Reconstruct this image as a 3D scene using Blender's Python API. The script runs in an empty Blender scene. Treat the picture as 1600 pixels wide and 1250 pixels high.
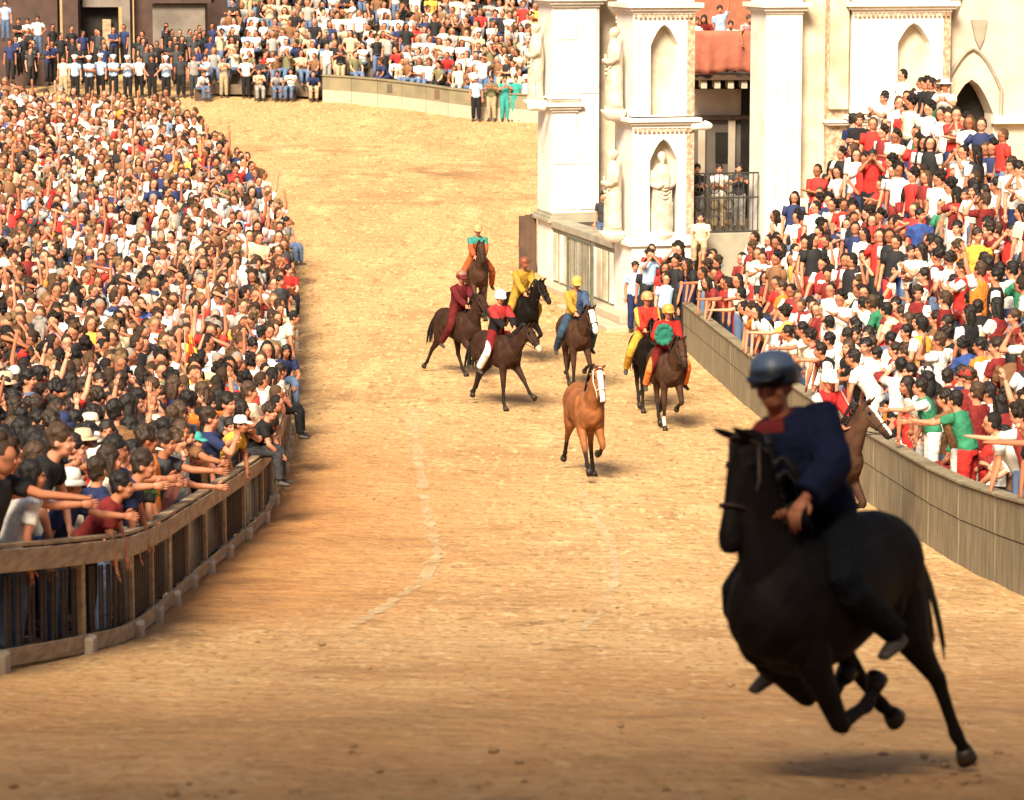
import bpy, bmesh, math, random
import numpy as np
from mathutils import Vector, Matrix, Euler
random.seed(7); np.random.seed(7)
R = math.radians
SC = bpy.context.scene
COL = SC.collection

# ------------------------------------------------------------------ camera, sky, sun, exposure
CAMZ = 10.0                                   # metres; the lowest ground of the track lies near z = 0
F = 5000.0                                    # focal length in pixels of a 1600 x 1250 picture
TILT = math.atan(725 / F)
cam_d = bpy.data.cameras.new('camera'); cam = bpy.data.objects.new('camera', cam_d); COL.objects.link(cam)
cam.location = (0, 0, CAMZ); cam.rotation_euler = (R(90) - TILT, 0, 0)
cam_d.sensor_width = 36; cam_d.lens = 36 * F / 1600
cam_d.clip_start = 0.5; cam_d.clip_end = 2000
cam_d.dof.use_dof = True; cam_d.dof.focus_distance = 62; cam_d.dof.aperture_fstop = 4.0
SC.camera = cam
SUN_AZ, SUN_EL = R(-164), R(41)               # direction towards the sun: azimuth from +Y, clockwise
to_sun = Vector((math.sin(SUN_AZ) * math.cos(SUN_EL), math.cos(SUN_AZ) * math.cos(SUN_EL), math.sin(SUN_EL)))
world = bpy.data.worlds.new('World'); SC.world = world; world.use_nodes = True
wn = world.node_tree.nodes; wl = world.node_tree.links
sky = wn.new('ShaderNodeTexSky'); sky.sky_type = 'NISHITA'; sky.sun_disc = False
sky.sun_elevation = SUN_EL; sky.sun_rotation = SUN_AZ; sky.dust_density = 6.0; sky.air_density = 1.0; sky.ozone_density = 0.6
bgn = wn['Background']; wl.new(sky.outputs[0], bgn.inputs[0]); bgn.inputs[1].default_value = 0.065
sun_d = bpy.data.lights.new('sun', 'SUN'); sun = bpy.data.objects.new('sun', sun_d); COL.objects.link(sun)
sun_d.energy = 5.0; sun_d.angle = R(20); sun_d.color = (1.0, 0.85, 0.62)
sun.rotation_euler = to_sun.to_track_quat('Z', 'Y').to_euler()
SC.view_settings.view_transform = 'Standard'; SC.view_settings.look = 'None'
SC.view_settings.exposure = 1.02; SC.view_settings.gamma = 1.0
SC.cycles.max_bounces = 5; SC.cycles.diffuse_bounces = 3; SC.cycles.glossy_bounces = 2

# ------------------------------------------------------------------ ground profile and picture-to-place helpers
_PR = [(-80, -1.2), (-20, -1.6), (0, -2.2), (10, -3.2), (16.7, -4.39), (18.9, -4.82), (28.6, -6.5), (36, -7.6), (45, -8.6), (53, -9.15), (67, -9.8),
       (80, -9.88), (90, -9.5), (100, -9.0), (115, -8.0), (131, -6.75), (145, -6.0), (400, -5.8)]
_py = np.array([p[0] for p in _PR], float); _pz = np.array([p[1] for p in _PR], float)
_h = np.diff(_py); _d = np.diff(_pz) / _h; _m = np.zeros(len(_py)); _m[0] = _d[0]; _m[-1] = _d[-1]
for _i in range(1, len(_py) - 1):
    _m[_i] = 0 if _d[_i-1] * _d[_i] <= 0 else 2 / (1 / _d[_i-1] + 1 / _d[_i])
def prof(y):
    y = np.clip(np.asarray(y, float), _py[0], _py[-1])
    i = np.clip(np.searchsorted(_py, y) - 1, 0, len(_h) - 1)
    t = (y - _py[i]) / _h[i]
    return (2*t**3 - 3*t**2 + 1)*_pz[i] + (t**3 - 2*t**2 + t)*_h[i]*_m[i] + (-2*t**3 + 3*t**2)*_pz[i+1] + (t**3 - t**2)*_h[i]*_m[i+1]
def gz(y): return float(prof(y)) + CAMZ
def pdir(px, py):
    x = (px - 800) / F; v = (625 - py) / F
    return Vector((x, math.cos(TILT) + v * math.sin(TILT), -math.sin(TILT) + v * math.cos(TILT)))
def at(px, py, Y):
    d = pdir(px, py); return Vector((d.x / d.y * Y, Y, CAMZ + d.z / d.y * Y))
def hit(px, py):
    d = pdir(px, py); Y = np.arange(8, 160, 0.02); z = d.z / d.y * Y
    i = np.argmax(z <= prof(Y)); Yh = Y[i]
    return Vector((d.x / d.y * Yh, Yh, gz(Yh)))

# ------------------------------------------------------------------ materials
MATS = {}
def new_mat(name):
    m = bpy.data.materials.new(name); m.use_nodes = True; MATS[name] = m
    return m, m.node_tree.nodes, m.node_tree.links, m.node_tree.nodes['Principled BSDF']
def noise_mix(n, l, c1, c2, scale, detail=4, lo=0.35, hi=0.65, coord='Object', stretch=(1, 1, 1)):
    tc = n.new('ShaderNodeTexCoord'); mp = n.new('ShaderNodeMapping'); mp.inputs['Scale'].default_value = stretch
    tx = n.new('ShaderNodeTexNoise'); tx.inputs['Scale'].default_value = scale; tx.inputs['Detail'].default_value = detail
    rp = n.new('ShaderNodeMapRange'); rp.inputs[1].default_value = lo; rp.inputs[2].default_value = hi
    mx = n.new('ShaderNodeMix'); mx.data_type = 'RGBA'
    l.new(tc.outputs[coord], mp.inputs[0]); l.new(mp.outputs[0], tx.inputs[0]); l.new(tx.outputs[0], rp.inputs[0]); l.new(rp.outputs[0], mx.inputs[0])
    for k, c in ((6, c1), (7, c2)):
        if isinstance(c, tuple): mx.inputs[k].default_value = c + (1,) if len(c) == 3 else c
        else: l.new(c, mx.inputs[k])
    return mx.outputs[2], tx
def bump(n, l, bsdf, scale, strength, dist=0.02, detail=5, coord='Object'):
    tc = n.new('ShaderNodeTexCoord'); tx = n.new('ShaderNodeTexNoise'); tx.inputs['Scale'].default_value = scale; tx.inputs['Detail'].default_value = detail
    b = n.new('ShaderNodeBump'); b.inputs['Strength'].default_value = strength; b.inputs['Distance'].default_value = dist
    l.new(tc.outputs[coord], tx.inputs[0]); l.new(tx.outputs[0], b.inputs['Height']); l.new(b.outputs[0], bsdf.inputs['Normal'])
def simple(name, c1, c2=None, scale=6, rough=0.7, bs=0, bscale=40, bdist=0.01, metal=0, stretch=(1, 1, 1), lo=0.35, hi=0.65):
    m, n, l, b = new_mat(name)
    c2 = c2 or tuple(x * 0.75 for x in c1)
    o, _ = noise_mix(n, l, c1, c2, scale, stretch=stretch, lo=lo, hi=hi); l.new(o, b.inputs['Base Color'])
    b.inputs['Roughness'].default_value = rough; b.inputs['Metallic'].default_value = metal
    b.inputs['Specular IOR Level'].default_value = 0.3
    if bs: bump(n, l, b, bscale, bs, bdist)
    return m
def tinted(name, rough, spec, var=0.25, scale=14, bs=0.0, bscale=30, bdist=0.01):
    """colour from the object's own colour; a zone attribute (rgb, alpha = share) overrides it locally"""
    m, n, l, b = new_mat(name)
    oi = n.new('ShaderNodeObjectInfo'); dark = n.new('ShaderNodeMix'); dark.data_type = 'RGBA'; dark.blend_type = 'MULTIPLY'; dark.inputs[0].default_value = 1
    dark.inputs[7].default_value = (1 - var,) * 3 + (1,)
    l.new(oi.outputs['Color'], dark.inputs[6])
    o, _ = noise_mix(n, l, oi.outputs['Color'], dark.outputs[2], scale)
    at_ = n.new('ShaderNodeAttribute'); at_.attribute_name = 'zone'
    mx = n.new('ShaderNodeMix'); mx.data_type = 'RGBA'
    l.new(at_.outputs['Alpha'], mx.inputs[0]); l.new(o, mx.inputs[6]); l.new(at_.outputs['Color'], mx.inputs[7]); l.new(mx.outputs[2], b.inputs['Base Color'])
    b.inputs['Roughness'].default_value = rough; b.inputs['Specular IOR Level'].default_value = spec
    if bs: bump(n, l, b, bscale, bs, bdist)
    return m
tinted('skin', 0.55, 0.3, 0.18, 18)
tinted('cloth', 0.85, 0.12, 0.3, 9, 0.9, 13, 0.04)
tinted('hair', 0.6, 0.35, 0.5, 40, 0.8, 60, 0.01)
tinted('coat', 0.6, 0.06, 0.4, 6, 0.4, 30, 0.008)
tinted('hat', 0.75, 0.2, 0.15, 12)
tinted('gloss', 0.42, 0.3, 0.15, 10)
m, n, l, b = new_mat('crowd')
a_ = n.new('ShaderNodeAttribute'); a_.attribute_name = 'zone'; l.new(a_.outputs['Color'], b.inputs['Base Color'])
b.inputs['Roughness'].default_value = 0.75; b.inputs['Specular IOR Level'].default_value = 0.2
# the tuff earth of the track
m, n, l, b = new_mat('tuff_earth')
c0, _ = noise_mix(n, l, (0.53, 0.34, 0.165), (0.44, 0.262, 0.12), 0.5, 8, 0.3, 0.7, stretch=(1, .35, 1))
c1, _ = noise_mix(n, l, c0, (0.33, 0.19, 0.085), 0.45, 9, 0.56, 0.76, stretch=(0.7, .6, 1))
c2, _ = noise_mix(n, l, c1, (0.24, 0.135, 0.06), 1.7, 10, 0.63, 0.75, stretch=(.8, .45, 1))
c3, _ = noise_mix(n, l, c2, (0.60, 0.42, 0.21), 1.1, 9, 0.55, 0.76, stretch=(1, .25, 1))
c4, _ = noise_mix(n, l, c3, (0.27, 0.165, 0.08), 14, 5, 0.54, 0.70, stretch=(1, .22, 1))
c4, _ = noise_mix(n, l, c4, (0.60, 0.43, 0.23), 9, 6, 0.55, 0.70, stretch=(1, .22, 1))
c4, _ = noise_mix(n, l, c4, (0.30, 0.18, 0.085), 3.0, 9, 0.58, 0.74, stretch=(1, .3, 1))
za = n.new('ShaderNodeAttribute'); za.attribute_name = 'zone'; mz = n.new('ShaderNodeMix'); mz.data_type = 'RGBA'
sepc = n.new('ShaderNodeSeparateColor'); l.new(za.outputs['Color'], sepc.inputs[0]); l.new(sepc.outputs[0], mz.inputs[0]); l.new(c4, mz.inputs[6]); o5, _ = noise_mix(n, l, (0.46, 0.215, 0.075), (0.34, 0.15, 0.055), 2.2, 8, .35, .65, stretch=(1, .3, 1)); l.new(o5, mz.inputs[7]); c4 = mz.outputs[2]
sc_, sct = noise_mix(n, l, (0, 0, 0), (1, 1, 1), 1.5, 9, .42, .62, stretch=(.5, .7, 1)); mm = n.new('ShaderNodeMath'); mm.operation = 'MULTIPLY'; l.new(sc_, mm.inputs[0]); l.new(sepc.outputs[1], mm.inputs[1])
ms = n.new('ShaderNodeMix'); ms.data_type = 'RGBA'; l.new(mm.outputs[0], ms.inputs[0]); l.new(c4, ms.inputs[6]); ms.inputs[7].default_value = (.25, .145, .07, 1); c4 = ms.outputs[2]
l.new(c4, b.inputs['Base Color']); b.inputs['Roughness'].default_value = 0.95; b.inputs['Specular IOR Level'].default_value = 0.1
vo = n.new('ShaderNodeTexVoronoi'); vo.feature = 'SMOOTH_F1'; vo.inputs['Scale'].default_value = 2.6; vo.inputs['Smoothness'].default_value = .6; vo.inputs['Randomness'].default_value = 1
tco = n.new('ShaderNodeTexCoord'); no = n.new('ShaderNodeTexNoise'); no.inputs['Scale'].default_value = 9; no.inputs['Detail'].default_value = 8
mt = n.new('ShaderNodeMath'); mt.operation = 'MULTIPLY_ADD'; mt.inputs[1].default_value = .9; l.new(tco.outputs['Object'], vo.inputs['Vector']); l.new(tco.outputs['Object'], no.inputs['Vector'])
l.new(vo.outputs['Distance'], mt.inputs[0]); l.new(no.outputs[0], mt.inputs[2]); bb = n.new('ShaderNodeBump'); bb.inputs['Strength'].default_value = .85; bb.inputs['Distance'].default_value = .07
l.new(mt.outputs[0], bb.inputs['Height']); l.new(bb.outputs[0], b.inputs['Normal'])
m, n, l, b = new_mat('pale_trace')
b.inputs['Base Color'].default_value = (.60, .46, .27, 1); b.inputs['Roughness'].default_value = .95
o_, t_ = noise_mix(n, l, (0, 0, 0), (.72, .72, .72), 3.0, 8, .32, .64, stretch=(1, .4, 1)); l.new(o_, b.inputs['Alpha'])
simple('clod', (0.23, 0.135, 0.065), (0.33, 0.21, 0.11), 3, 0.95, 0.5, 30)
simple('paving', (0.30, 0.17, 0.11), (0.22, 0.13, 0.09), 3, 0.9, 0.4, 20)
simple('fence_wood', (0.42, 0.31, 0.19), (0.25, 0.175, 0.11), 3.5, 0.8, 0.5, 40, stretch=(1, 1, 5))
simple('fence_iron', (0.05, 0.042, 0.036), (0.09, 0.065, 0.05), 12, 0.6)
simple('travertine', (0.46, 0.38, 0.28), (0.40, 0.33, 0.25), 4, 0.85, 0.5, 25)
simple('stand_wood', (0.27, 0.225, 0.145), (0.165, 0.14, 0.095), 2.6, 0.85, 0.4, 30, stretch=(3, 3, .6))
simple('tier_wood', (0.16, 0.12, 0.085), (0.10, 0.075, 0.055), 3, 0.9)
simple('saint_marble', (0.62, 0.56, 0.46), (0.44, 0.36, 0.27), 5, 0.7, 0.4, 20)
simple('marble', (0.78, 0.75, 0.70), (0.60, 0.53, 0.44), 1.4, 0.6, 0.25, 20, lo=0.45, hi=0.8)
simple('marble_worn_shaded', (0.66, 0.58, 0.45), (0.42, 0.34, 0.24), 1.6, 0.8, 0.5, 14, lo=0.35, hi=0.7)  # browner marble for worn stone and for the painted shade in niches
simple('ornament', (0.56, 0.44, 0.32), (0.30, 0.19, 0.12), 9, 0.8, 0.8, 18, 0.03)
simple('grey_stone', (0.36, 0.32, 0.25), (0.26, 0.24, 0.19), 2, 0.85, 0.4, 20)
simple('green_iron', (0.12, 0.13, 0.10), (0.075, 0.08, 0.065), 8, 0.6)
simple('dark_iron', (0.025, 0.024, 0.023), (0.05, 0.045, 0.04), 10, 0.55)
simple('dark_board', (0.10, 0.06, 0.04), (0.06, 0.04, 0.03), 3, 0.8)
simple('brick_red', (0.36, 0.13, 0.075), (0.27, 0.10, 0.06), 6, 0.9, 0.4, 30)
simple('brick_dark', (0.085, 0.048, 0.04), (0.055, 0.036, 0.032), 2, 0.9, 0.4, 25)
simple('grey_wall', (0.20, 0.17, 0.145), (0.13, 0.11, 0.095), 1.2, 0.9, 0.4, 18)
simple('plaster', (0.62, 0.54, 0.44), (0.50, 0.42, 0.33), 1.5, 0.9)
simple('red_drape', (0.42, 0.14, 0.09), (0.32, 0.10, 0.065), 2, 0.85, 0.5, 6, 0.05)
simple('dark_void', (0.016, 0.014, 0.013), (0.028, 0.024, 0.02), 2, 0.9)
simple('green_wall', (0.24, 0.205, 0.125), (0.17, 0.15, 0.095), 1.5, 0.9, 0.3, 20)
simple('plaque', (0.22, 0.09, 0.07), (0.10, 0.09, 0.07), 1.3, 0.8)
simple('awning', (0.40, 0.12, 0.09), (0.30, 0.09, 0.07), 2, 0.85)
simple('tile_roof', (0.30, 0.14, 0.085), (0.2, 0.1, 0.07), 4, 0.9)
simple('leather', (0.03, 0.02, 0.015), (0.05, 0.03, 0.02), 10, 0.5)
simple('hoof_horn', (0.018, 0.014, 0.012), (0.03, 0.023, 0.018), 10, 0.5)
simple('white_strap', (0.72, 0.68, 0.6), (0.6, 0.55, 0.48), 10, 0.7)
simple('flag_red', (0.62, 0.06, 0.03), (0.5, 0.05, 0.03), 4, 0.85)
simple('flag_yellow', (0.85, 0.55, 0.09), (0.75, 0.45, 0.06), 4, 0.85)
simple('flower_pink', (0.65, 0.05, 0.14), (0.5, 0.04, 0.1), 14, 0.8)
simple('leaf_green', (0.06, 0.16, 0.04), (0.1, 0.2, 0.05), 14, 0.8)

# ------------------------------------------------------------------ geometry collector
def cat_rom(P, n):
    P = np.asarray(P, float)
    if n <= 1 or len(P) < 3: return P
    Q = np.vstack([2*P[0]-P[1], P, 2*P[-1]-P[-2]]); out = []
    for i in range(1, len(Q) - 2):
        p0, p1, p2, p3 = Q[i-1], Q[i], Q[i+1], Q[i+2]
        for k in range(n):
            t = k / n
            out.append(0.5*((2*p1) + (-p0+p2)*t + (2*p0-5*p1+4*p2-p3)*t*t + (-p0+3*p1-3*p2+p3)*t**3))
    out.append(Q[-2]); return np.array(out)
TINTED = ('skin', 'cloth', 'hair', 'coat', 'hat', 'gloss')
def blank_zone(me):
    a = me.attributes.get('zone') or me.attributes.new('zone', 'FLOAT_COLOR', 'POINT'); a.data.foreach_set('color', np.zeros(len(me.vertices) * 4, np.float32))
class Geo:
    def __init__(s): s.v = []; s.f = []; s.n = 0
    def add(s, V, Fc):
        V = np.asarray(V, float); s.v.append(V); s.f += [tuple(i + s.n for i in f) for f in Fc]; s.n += len(V); return s
    def tube(s, pts, rads, sides=8, axis=(1, 0, 0), smooth=1):
        pts = np.array([tuple(p) for p in pts], float)
        rads = np.array([(r, r) if np.isscalar(r) else r for r in rads], float)
        if smooth > 1:
            A = cat_rom(np.hstack([pts, rads]), smooth); pts, rads = A[:, :3], np.maximum(A[:, 3:], 1e-3)
        n = len(pts); ax = np.array(axis, float); V = []
        for i in range(n):
            t = pts[min(i+1, n-1)] - pts[max(i-1, 0)]; t /= (np.linalg.norm(t) + 1e-9)
            a = ax - t * ax.dot(t)
            if np.linalg.norm(a) < 0.15: a = np.cross(t, (0.3, 0.9, 0.2))
            a /= np.linalg.norm(a); b = np.cross(t, a)
            for k in range(sides):
                th = 2 * math.pi * k / sides
                V.append(pts[i] + a * rads[i, 0] * math.cos(th) + b * rads[i, 1] * math.sin(th))
        Fc = [(i*sides+k, i*sides+(k+1) % sides, (i+1)*sides+(k+1) % sides, (i+1)*sides+k) for i in range(n-1) for k in range(sides)]
        Fc += [tuple(range(sides-1, -1, -1)), tuple((n-1)*sides + k for k in range(sides))]
        return s.add(V, Fc)
    def ell(s, c, r, nu=12, nv=8, M=None, disp=0.0, cut=None):
        V = []; rng = np.random.RandomState(len(s.v) + 3)
        for j in range(nv + 1):
            ph = math.pi * j / nv
            for i in range(nu):
                th = 2 * math.pi * i / nu
                k = 1 + (rng.rand() - 0.5) * disp
                V.append((r[0]*math.sin(ph)*math.cos(th)*k, r[1]*math.sin(ph)*math.sin(th)*k, r[2]*math.cos(ph)*k))
        V = np.array(V)
        if M is not None: V = V @ np.array(M.to_3x3()).T
        V = V + np.array(tuple(c))
        Fc = [(j*nu+i, (j+1)*nu+i, (j+1)*nu+(i+1) % nu, j*nu+(i+1) % nu) for j in range(nv) for i in range(nu)]
        return s.add(V, Fc)
    def box(s, x0, x1, y0, y1, z0, z1):
        V = [(x, y, z) for z in (z0, z1) for y in (y0, y1) for x in (x0, x1)]
        return s.add(V, [(0, 2, 3, 1), (4, 5, 7, 6), (0, 1, 5, 4), (2, 6, 7, 3), (0, 4, 6, 2), (1, 3, 7, 5)])
    def beam(s, p, q, w, h, up=(0, 0, 1)):
        """a bar from p to q, w wide sideways, h tall; p and q on its bottom centre line"""
        p, q = Vector(p), Vector(q); t = (q - p).normalized(); sd = t.cross(Vector(up)).normalized() * (w / 2); u = Vector(up) * h
        V = [tuple(e + sg * sd + k * u) for e in (p, q) for k in (0, 1) for sg in (-1, 1)]
        return s.add(V, [(0, 1, 3, 2), (4, 6, 7, 5), (0, 4, 5, 1), (2, 3, 7, 6), (0, 2, 6, 4), (1, 5, 7, 3)])
    def prism(s, poly, y0, y1):
        """polygon in x,z extruded along y"""
        k = len(poly); V = [(x, y0, z) for x, z in poly] + [(x, y1, z) for x, z in poly]
        return s.add(V, [tuple(range(k)), tuple(range(2*k-1, k-1, -1))] + [(i, i+k, (i+1) % k + k, (i+1) % k) for i in range(k)])
    def move(s, M):
        M = np.array(M); s.v = [v @ M[:3, :3].T + M[:3, 3] for v in s.v]; return s
    def arr(s): return np.vstack(s.v)
    def mesh(s, name, mat=None, smooth=False, bevel=0):
        me = bpy.data.meshes.new(name); me.from_pydata(s.arr().tolist(), [], s.f)
        bm = bmesh.new(); bm.from_mesh(me); bmesh.ops.recalc_face_normals(bm, faces=bm.faces)
        if bevel:
            bmesh.ops.bevel(bm, geom=[e for e in bm.edges if e.calc_face_angle(0) > 0.6], offset=bevel, segments=1, affect='EDGES')
        bm.to_mesh(me); bm.free()
        if smooth: me.polygons.foreach_set('use_smooth', [True] * len(me.polygons))
        if mat: me.materials.append(MATS[mat])
        if mat in TINTED: blank_zone(me)
        return me
    def remesh(s, name, voxel, mat=None, smooth_it=2, deci=None):
        me = s.mesh(name + '_src'); o = bpy.data.objects.new('tmp', me); COL.objects.link(o)
        md = o.modifiers.new('r', 'REMESH'); md.mode = 'VOXEL'; md.voxel_size = voxel; md.use_smooth_shade = True
        if smooth_it:
            sm = o.modifiers.new('s', 'SMOOTH'); sm.factor = 0.5; sm.iterations = smooth_it
        if deci:
            dm = o.modifiers.new('d', 'DECIMATE'); dm.ratio = deci
        dg = bpy.context.evaluated_depsgraph_get(); r = bpy.data.meshes.new_from_object(o.evaluated_get(dg))
        bpy.data.objects.remove(o); bpy.data.meshes.remove(me); r.name = name
        r.materials.clear()
        if mat: r.materials.append(MATS[mat])
        if mat in TINTED: blank_zone(r)
        r.polygons.foreach_set('use_smooth', [True] * len(r.polygons))
        return r
def zone(me, fn):
    """paint the zone attribute: fn(xyz array) -> rgba array"""
    co = np.empty(len(me.vertices) * 3, np.float32); me.vertices.foreach_get('co', co); co = co.reshape(-1, 3)
    a = me.attributes.get('zone') or me.attributes.new('zone', 'FLOAT_COLOR', 'POINT'); c = fn(co.astype(float)).astype(np.float32); a.data.foreach_set('color', c.ravel())
def obj(name, me, parent=None, col=None, loc=None, M=None):
    o = bpy.data.objects.new(name, me); COL.objects.link(o)
    if parent is not None: o.parent = parent
    if col is not None: o.color = tuple(col)[:3] + (1,)
    if loc is not None: o.location = loc
    if M is not None: o.matrix_local = M
    return o
def tag(o, label, cat, group=None):
    o['label'] = label; o['category'] = cat
    if group: o['group'] = group
    return o
def thing(name, label, cat, loc=(0, 0, 0), rz=0, group=None, scale=1):
    o = bpy.data.objects.new(name, None); COL.objects.link(o); o.location = loc; o.rotation_euler = (0, 0, rz); o.scale = (scale,) * 3
    o.empty_display_size = 0.2
    return tag(o, label, cat, group)
def structure(name, me):
    o = obj(name, me); o['kind'] = 'structure'; return o
#PART2
# ------------------------------------------------------------------ people
HB = dict(skull=(.078, .096, .108), upper=.285, fore=.25)
def ik(S, T, l1, l2, pole):
    S, T = Vector(S), Vector(T); d = T - S; L = min(d.length, (l1 + l2) * 0.985); d.normalize(); T = S + d * L
    a = (l1*l1 - l2*l2 + L*L) / (2*L); h = math.sqrt(max(l1*l1 - a*a, 0)); p = Vector(pole); p = p - d * p.dot(d); p.normalize()
    return S + d*a + p*h, T
def joints(hands, lean=0, sit=False, ride=None, head=(0, 0), poles=None, roll=0, twist=0):
    J = {}
    pel = Vector((0, 0, .95)); base = Vector((0, 0, .95)) if not sit else Vector((0, 0, .56))
    if ride: base = Vector((0, 0, 0.09))
    Tz = Matrix.Rotation(R(twist), 4, 'Z'); Rm = Matrix.Rotation(R(lean), 4, 'X') @ Matrix.Rotation(R(roll), 4, 'Y') @ Tz
    up = lambda p: base + Rm @ (Vector(p) - pel)
    J['up'] = up; J['spine'] = [up((0, 0, z)) for z in (.86, .97, 1.09, 1.24, 1.35, 1.42)]
    hl = Matrix.Rotation(R(lean * 0.5), 4, 'X') @ Tz
    nb = up((0, .01, 1.45)); J['neck'] = [up((0, .01, 1.40)), nb, nb + hl @ Vector((0, -.012, .08))]
    J['head'] = Matrix.Translation(nb + hl @ Vector((0, -.018, .155))) @ hl @ Matrix.Rotation(R(head[0]), 4, 'Z') @ Matrix.Rotation(R(head[1]), 4, 'X')
    J['arm'] = []
    for i, sg in enumerate((-1, 1)):
        S = up((sg * .172, .005, 1.385)); T = up(hands[i]); pole = (poles[i] if poles else (sg * .5, .5, -1))
        E, W = ik(S, T, HB['upper'], HB['fore'], pole); J['arm'].append((S, E, W))
    J['leg'] = []
    for sg in (-1, 1):
        if ride:
            hp = Vector((sg * .10, 0, .06)); kn = Vector((sg * .35, -.26, -.27)); an = Vector((sg * .38, .04 + ride * .1, -.67)); toe = an + Vector((sg * .03, -.17, -.09))
        elif sit:
            hp = Vector((sg * .09, 0, .54)); kn = Vector((sg * .13, -.43, .55)); an = Vector((sg * .12, -.46, .10)); toe = an + Vector((sg * .02, -.17, -.05))
        else:
            hp = Vector((sg * .09, 0, .90)); kn = Vector((sg * .10, -.02, .50)); an = Vector((sg * .11, .02, .09)); toe = an + Vector((sg * .03, -.17, -.05))
        J['leg'].append((hp, kn, an, toe))
    return J
TOR = [(.145, .10), (.165, .118), (.142, .10), (.165, .115), (.17, .105), (.12, .08)]
def hand_geo(G, W, d, side, sides=5, curl=0.25, fist=False):
    d = Vector(d).normalized(); w = Vector(side); w = (w - d * w.dot(d)).normalized(); nrm = d.cross(w)
    G.tube([W - d*.01, W + d*.045, W + d*.088], [(.026, .02), (.041, .017), (.037, .014)], 8, w)
    for k, (off, ln) in enumerate(((-.029, .062), (-.010, .074), (.010, .07), (.028, .054))):
        p0 = W + d*.08 + w*off; sp = d + w*off*2.5; cv = nrm * (curl if not fist else 1.1)
        G.tube([p0, p0 + (sp + cv*.4)*ln*.5, p0 + (sp + cv)*ln], [.0095, .009, .0068], sides, w)
    p0 = W + d*.025 - w*.034
    G.tube([p0, p0 - w*.026 + d*.022, p0 - w*.038 + d*.055 + nrm*.012], [.013, .011, .008], sides, w)
def body_hi(J, G=None, fingers=True):
    G = Geo(); up = J['up']
    G.tube(J['spine'], TOR, 14, smooth=3)
    G.tube(J['neck'], [(.07, .065), (.056, .056), (.052, .056)], 12)
    H = J['head']; M3 = H
    def hp(x, y, z): return H @ Vector((x, y, z))
    G.ell(hp(0, .012, .012), HB['skull'], 16, 12, M3); G.ell(hp(0, -.030, -.062), (.056, .06, .058), 12, 8, M3)
    G.ell(hp(0, -.096, -.022), (.0145, .022, .026), 8, 6, M3); G.ell(hp(0, -.082, -.066), (.024, .016, .014), 8, 6, M3)
    for sg in (-1, 1):
        G.ell(hp(sg*.080, .012, -.012), (.012, .026, .033), 8, 6, M3); G.ell(hp(sg*.03, -.082, .028), (.026, .016, .010), 8, 6, M3)
        G.ell(hp(sg*.04, -.066, -.035), (.026, .026, .026), 8, 6, M3)
    for (S, E, W), sg in zip(J['arm'], (-1, 1)):
        G.tube([S.lerp(E, -.06), S.lerp(E, .3), S.lerp(E, .75), E, E.lerp(W, .3), W], [.056, .050, .041, .040, .040, .027], 10, smooth=2)
    for hp_, kn, an, toe in J['leg']:
        G.tube([hp_.lerp(kn, -.05), hp_.lerp(kn, .3), kn, kn.lerp(an, .3), an], [.088, .084, .056, .056, .037], 10, smooth=2)
        back = an + (an - toe) * .22; back.z = an.z - .04
        G.tube([back, an + Vector((0, 0, -.03)), an.lerp(toe, .55) + Vector((0, 0, -.012)), toe], [(.034, .034), (.042, .05), (.045, .034), (.036, .022)], 8)
    return G
def face_zone(J, shoes=(.05, .04, .035)):
    Hi = np.array(J['head'].inverted()); legs = J['leg']
    def fn(co):
        q = co @ Hi[:3, :3].T + Hi[:3, 3]; z = np.zeros((len(co), 4)); front = q[:, 1] < -.03
        for sg in (-1, 1):
            d = ((q[:, 0] - sg*.031)/.015)**2 + ((q[:, 2] - .008)/.010)**2; k = front & (d < 1); z[k] = (.06, .035, .025, .6)
            d = ((q[:, 0] - sg*.033)/.026)**2 + ((q[:, 2] - .031)/.008)**2; k = front & (d < 1); z[k] = (.08, .04, .03, .45)
        d = (q[:, 0]/.027)**2 + ((q[:, 2] + .066)/.010)**2; k = front & (d < 1); z[k] = (.32, .09, .07, .8)
        for hp_, kn, an, toe in legs:
            dd = np.linalg.norm(co - np.array(tuple(an.lerp(toe, .4))), axis=1); z[dd < .135] = shoes + (1,)
        return z
    return fn
def shirt_geo(J, long=False, off=.016, hem=.90, fine=True):
    G = Geo(); up = J['up']; s = 14 if fine else 8; sm = 3 if fine else 1
    zs = [hem, .99, 1.09, 1.24, 1.35, 1.425, 1.455]
    G.tube([up((0, .003, z)) for z in zs], [(w + off, d + off) for w, d in ((.158, .112), (.165, .118), (.15, .106), (.167, .117), (.172, .107), (.118, .082), (.075, .068))], s, smooth=sm)
    for S, E, W in J['arm']:
        P = [S.lerp(E, -.08), S.lerp(E, .3), S.lerp(E, .62)]; r = [.058 + off, .054 + off, .052 + off]
        if long: P += [E, E.lerp(W, .5), E.lerp(W, .93)]; r = [.058 + off, .052 + off, .046 + off, .044 + off, .040 + off, .031 + off]
        G.tube(P, r, 10 if fine else 6, smooth=2 if fine else 1)
    return G
def trouser_geo(J, off=.019, short=False, fine=True):
    G = Geo(); up = J['up']; sp = J['spine']
    G.tube([sp[0].lerp(sp[1], -.4), sp[0], sp[1]], [(.13, .10), (.155, .112), (.166 + off*.6, .119 + off*.6)], 12 if fine else 8)
    for hp_, kn, an, toe in J['leg']:
        P = [hp_.lerp(kn, -.08), hp_.lerp(kn, .3), kn.lerp(hp_, .05)]; r = [.092 + off, .088 + off, .070 + off]
        if not short: P += [kn.lerp(an, .35), kn.lerp(an, .93)]; r += [.064 + off, .05 + off]
        G.tube(P, r, 10 if fine else 6, smooth=2 if fine else 1)
    return G
def skirt_low(J): return trouser_geo(J, fine=False)
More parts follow.
